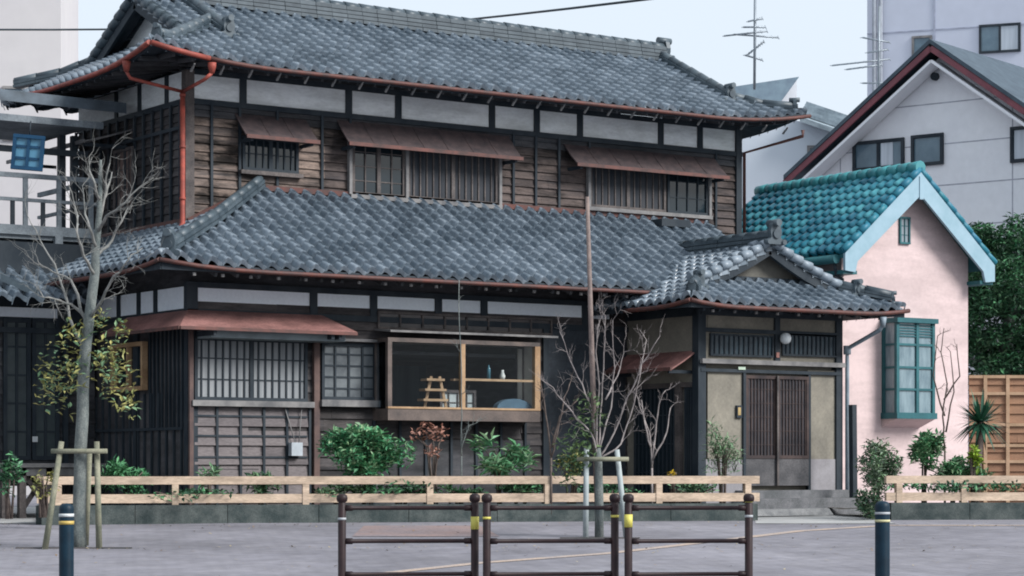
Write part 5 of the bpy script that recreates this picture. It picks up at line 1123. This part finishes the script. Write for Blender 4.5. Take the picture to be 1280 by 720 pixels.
bush('rhododendron', 625, 572, 82, 50, 31.9, [LPALE, LG], 'low shrub with long drooping pale green leaves under the shop window', n=500, s=.17, clumps=9, asp=.28)
bush('red_leaf_shrub', 543, 552, 66, 48, 31.8, LR, 'sparse shrub with russet leaves between the two green ones', n=150, s=.09, clumps=7)
bush('grass_clump', 158, 598, 80, 40, 31.2, LG, 'low mass of bright green leaves behind the left end of the fence', 'plant', n=1100, s=.13, clumps=12, asp=.2)
bush('grass_clump', 330, 606, 60, 26, 31.4, [LD, LPALE], 'dark low tuft behind the fence below the boarded panel', 'plant', n=350, s=.12, asp=.25)
bush('grass_clump', 262, 598, 28, 28, 31.3, LPALE, 'small pale sprig by the left corner post of the old house', 'plant', n=110, s=.1, asp=.3, clumps=4)
bush('ivy_clump', 500, 612, 130, 22, 31.6, [LD, LG], 'low ivy showing between the rails under the bright shrub', 'plant', n=700, s=.09, clumps=14)
bush('ivy_clump', 650, 610, 90, 20, 31.9, [LD, LG], 'low ivy showing between the rails under the shop window', 'plant', n=500, s=.09, clumps=10)
bush('ivy_clump', 715, 585, 44, 46, 32.0, [LD, LY_], 'dark leafy plant against the dark wall left of the tall pole', 'plant', n=420, s=.09)
bush('ivy_clump', 230, 618, 150, 16, 31.0, [LG, LD], 'low ivy between the rails left of the first long stretch', 'plant', n=700, s=.08, clumps=16)
bush('ivy_clump', 425, 614, 90, 18, 31.4, [LD, LPALE], 'low leaves between the rails under the brown window post', 'plant', n=420, s=.08, clumps=12)
bush('ivy_clump', 575, 613, 60, 18, 31.8, [LG, LPALE], 'pale low leaves between the rails under the thin upright stem', 'plant', n=300, s=.09, clumps=8)
bush('ivy_clump', 760, 612, 90, 22, 32.2, [LD, LG], 'low leaves between the rails behind the slender tree', 'plant', n=500, s=.08, clumps=12)
bush('ivy_clump', 870, 612, 110, 20, 32.6, [LD, LPALE], 'low green plants between the rails near the fence end', 'plant', n=500, s=.08, clumps=12)
bush('bamboo_grass', 903, 565, 52, 82, 33.6, [LP_, LPALE], 'airy grey-green bamboo beside the clay wall of the porch', 'plant', n=900, s=.12, stems=11, asp=.16, clumps=18)
bush('yellow_flower', 840, 592, 20, 12, 32.4, leafm('yellow_petal', (.65, .45, .03), (.5, .35, .03)), 'small yellow flowers just above the rail before the porch', 'plant', n=60, s=.05, clumps=4)
bush('ivy_clump', 12, 590, 34, 60, 28.8, [LG, LD], 'green leaves at the far left edge by the veranda', 'plant', n=260, s=.09)
bush('bare_shrub', 55, 605, 40, 50, 29.6, LY_, 'scraggly yellow-green weeds by the veranda post', 'plant', n=130, s=.07, stems=10)
def baresap(px, yb, Z, lines, m, label, r0=.014, group='leafless saplings in the bed'):
    c = atZ(px, yb, Z); t = thing('bare_sapling', V((c.x, c.y, .44)), label, 'sapling', group); mb = MB(); mb.tube([V((c.x, c.y, .44)), atZ(*lines[0][0], Z)], [r0*1.3, r0], 7); mb.build('trunk', m, t); mb = MB(); branchy(mb, lines, Z, r0, .006, tw=.4, jit=.12, tl=.16); mb.build('branches', m, t)
baresap(689, 600, 31.6, [[(689, 570), (684, 530), (680, 500), (676, 480)], [(689, 572), (697, 540), (704, 505), (712, 480)], [(690, 560), (700, 520), (722, 500)]], BARKD, 'thin leafless sapling right of the shop window')
baresap(815, 600, 33.0, [[(815, 585), (812, 540), (800, 510), (796, 495)], [(815, 580), (820, 540), (824, 505), (832, 488)], [(816, 575), (834, 540), (838, 510)], [(814, 560), (806, 530), (802, 500)]], TWIG, 'pale leafless sapling before the dark lattice of the porch')
baresap(577, 600, 31.7, [[(577, 570), (577, 520), (576, 440), (574, 350)], [(577, 560), (582, 545), (586, 532)]], BARK, 'single thin upright stem crossing the middle of the shop window', .009)
baresap(1181, 590, 33.8, [[(1181, 560), (1178, 520), (1184, 480), (1176, 440), (1180, 410)], [(1182, 540), (1192, 490), (1188, 440)], [(1180, 500), (1200, 470), (1196, 430)], [(1181, 520), (1166, 470), (1172, 420)]], BARKD, 'wiry leafless climber beside the teal window', .014)
# right bed
bush('grey_shrub', 1098, 585, 62, 74, 33.2, [LP_, LPALE, leafm('sage_leaf', (.24, .30, .22), (.08, .12, .09))], 'grey-green shrub between the porch downpipe and the short fence', n=2600, s=.085, clumps=20, asp=.35)
bush('grey_shrub', 1085, 632, 46, 34, 32.4, [LP_, LD], 'low dark scrub at the foot of the grey-green shrub', n=700, s=.07, clumps=10)
bush('leafy_shrub', 1156, 563, 44, 56, 33.8, [LG, LPALE], 'upright green shrub under the teal window', n=1200, s=.11, clumps=10, asp=.35)
bush('leafy_shrub', 1190, 590, 80, 40, 33.6, [LG, LPALE], 'low pale green plants at the foot of the climber', n=1200, s=.11, clumps=10, asp=.3)
bush('yellow_plant', 1217, 572, 20, 28, 33.4, leafm('lime_leaf', (.34, .44, .05), (.16, .28, .04)), 'lime yellow plant below the spiky yucca', n=160, s=.1, clumps=5)
bush('ivy_clump', 1215, 608, 190, 18, 33.2, [LD, LG], 'low dark green plants between the rails by the pink house', 'plant', n=900, s=.08, clumps=20)
# yucca
Zy = 34.2; c = atZ(1226, 528, Zy); Y = thing('yucca', V((c.x, c.y, .44)), 'spiky dark green yucca on a short stem before the board fence', 'plant'); mb = MB(); mb.tube([V((c.x-.12, c.y, .44)), c.lerp(V((c.x-.12, c.y, .44)), .4), c], [.06, .055, .06], 9); mb.build('stem', BARKD, Y); mb = MB()
for i in range(150):
    d = V([random.gauss(0, 1) for _ in range(3)]).normalized(); d.z = d.z*.8+.2; d.normalize(); L = random.uniform(.34, .56); s_ = d.cross(V((0, 0, 1))).normalized()*.024; tip = c+d*L+V((0, 0, -.05*(1-d.z))); mid = c+d*L*.55; mb.face([c-s_*.6, mid-s_, tip, mid+s_, c+s_*.6])
mb.build('leaves', leafm('yucca_leaf', (.05, .16, .09), (.015, .05, .035), .4), Y)
# big evergreen at right
ZE = 46; c = atZ(1262, 390, ZE); E = thing('evergreen_tree', V((c.x, c.y, .34)), 'broad dark evergreen tree behind the board fence', 'tree'); mb = MB(); mb.tube(wob([V((c.x, c.y, .34)), c-V((0, 0, 1.2)), c+V((0, 0, .8))], 3, .08), [.2, .18, .17, .15, .12, .09, .05], 9)
for i in range(12):
    a = random.uniform(0, 6.28); e = c+V((math.cos(a)*1.2, math.sin(a)*1.2, random.uniform(-1.2, 1.4))); mb.tube(wob([c+V((0, 0, random.uniform(-1.4, .2))), e], 4, .08), [.07, .05, .04, .03, .015], 6)
mb.build('trunk', BARK, E)
mb = MB()
for i in range(150):
    a = random.uniform(0, 6.28); b = math.asin(random.uniform(-1, 1)); q = random.uniform(.35, 1.0)**.6; e = c+V((math.cos(a)*math.cos(b)*1.3*q, math.sin(a)*math.cos(b)*1.3*q, .1+math.sin(b)*1.75*q)); k = random.uniform(.22, .42); leaves(mb, e, (k, k, k*.8), 240, .12)
mb.build('crown', [LD, LG, leafm('mid_green_leaf', (.11, .22, .11), (.03, .08, .045))], E)
E2c = atZ(1330, 420, 49); E2 = thing('evergreen_tree', V((E2c.x, E2c.y, .34)), 'second evergreen mostly beyond the right edge behind the fence', 'tree'); mb = MB(); mb.tube([V((E2c.x, E2c.y, .34)), E2c], [.18, .1], 8); mb.build('trunk', BARK, E2); mb = MB()
for i in range(30):
    a = random.uniform(0, 6.28); q = random.uniform(.3, 1.0); e = E2c+V((math.cos(a)*1.6*q, math.sin(a)*1.6*q, random.uniform(-1.4, 1.6))); leaves(mb, e, (.4, .4, .35), 180, .13)
mb.build('crown', [LD], E2)

mb = MB()
for i in range(900):
    Z = random.uniform(20.5, 31); X = random.uniform(-7, 8); k = random.random()
    if k < .6: Z = random.choice([30.2, 30.4, 26.2, 25.9])+random.gauss(0, .25)
    p = cw(X, Z)+V((0, 0, .012)); a = random.uniform(0, 6.28); L = random.uniform(.012, .035); d = V((math.cos(a), math.sin(a), random.uniform(-.1, .3)))*L; e = V((-math.sin(a), math.cos(a), 0))*L*.45
    mb.face([p-d, p+e, p+d, p-e])
mb.build('fallen_leaves', [leafm('dry_leaf', (.25, .16, .08), (.10, .07, .05)), leafm('pale_dry_leaf', (.4, .33, .2), (.2, .16, .1))], origin=(0, 0, 0), kind='stuff', label='small dry leaves and grit scattered on the pavement')
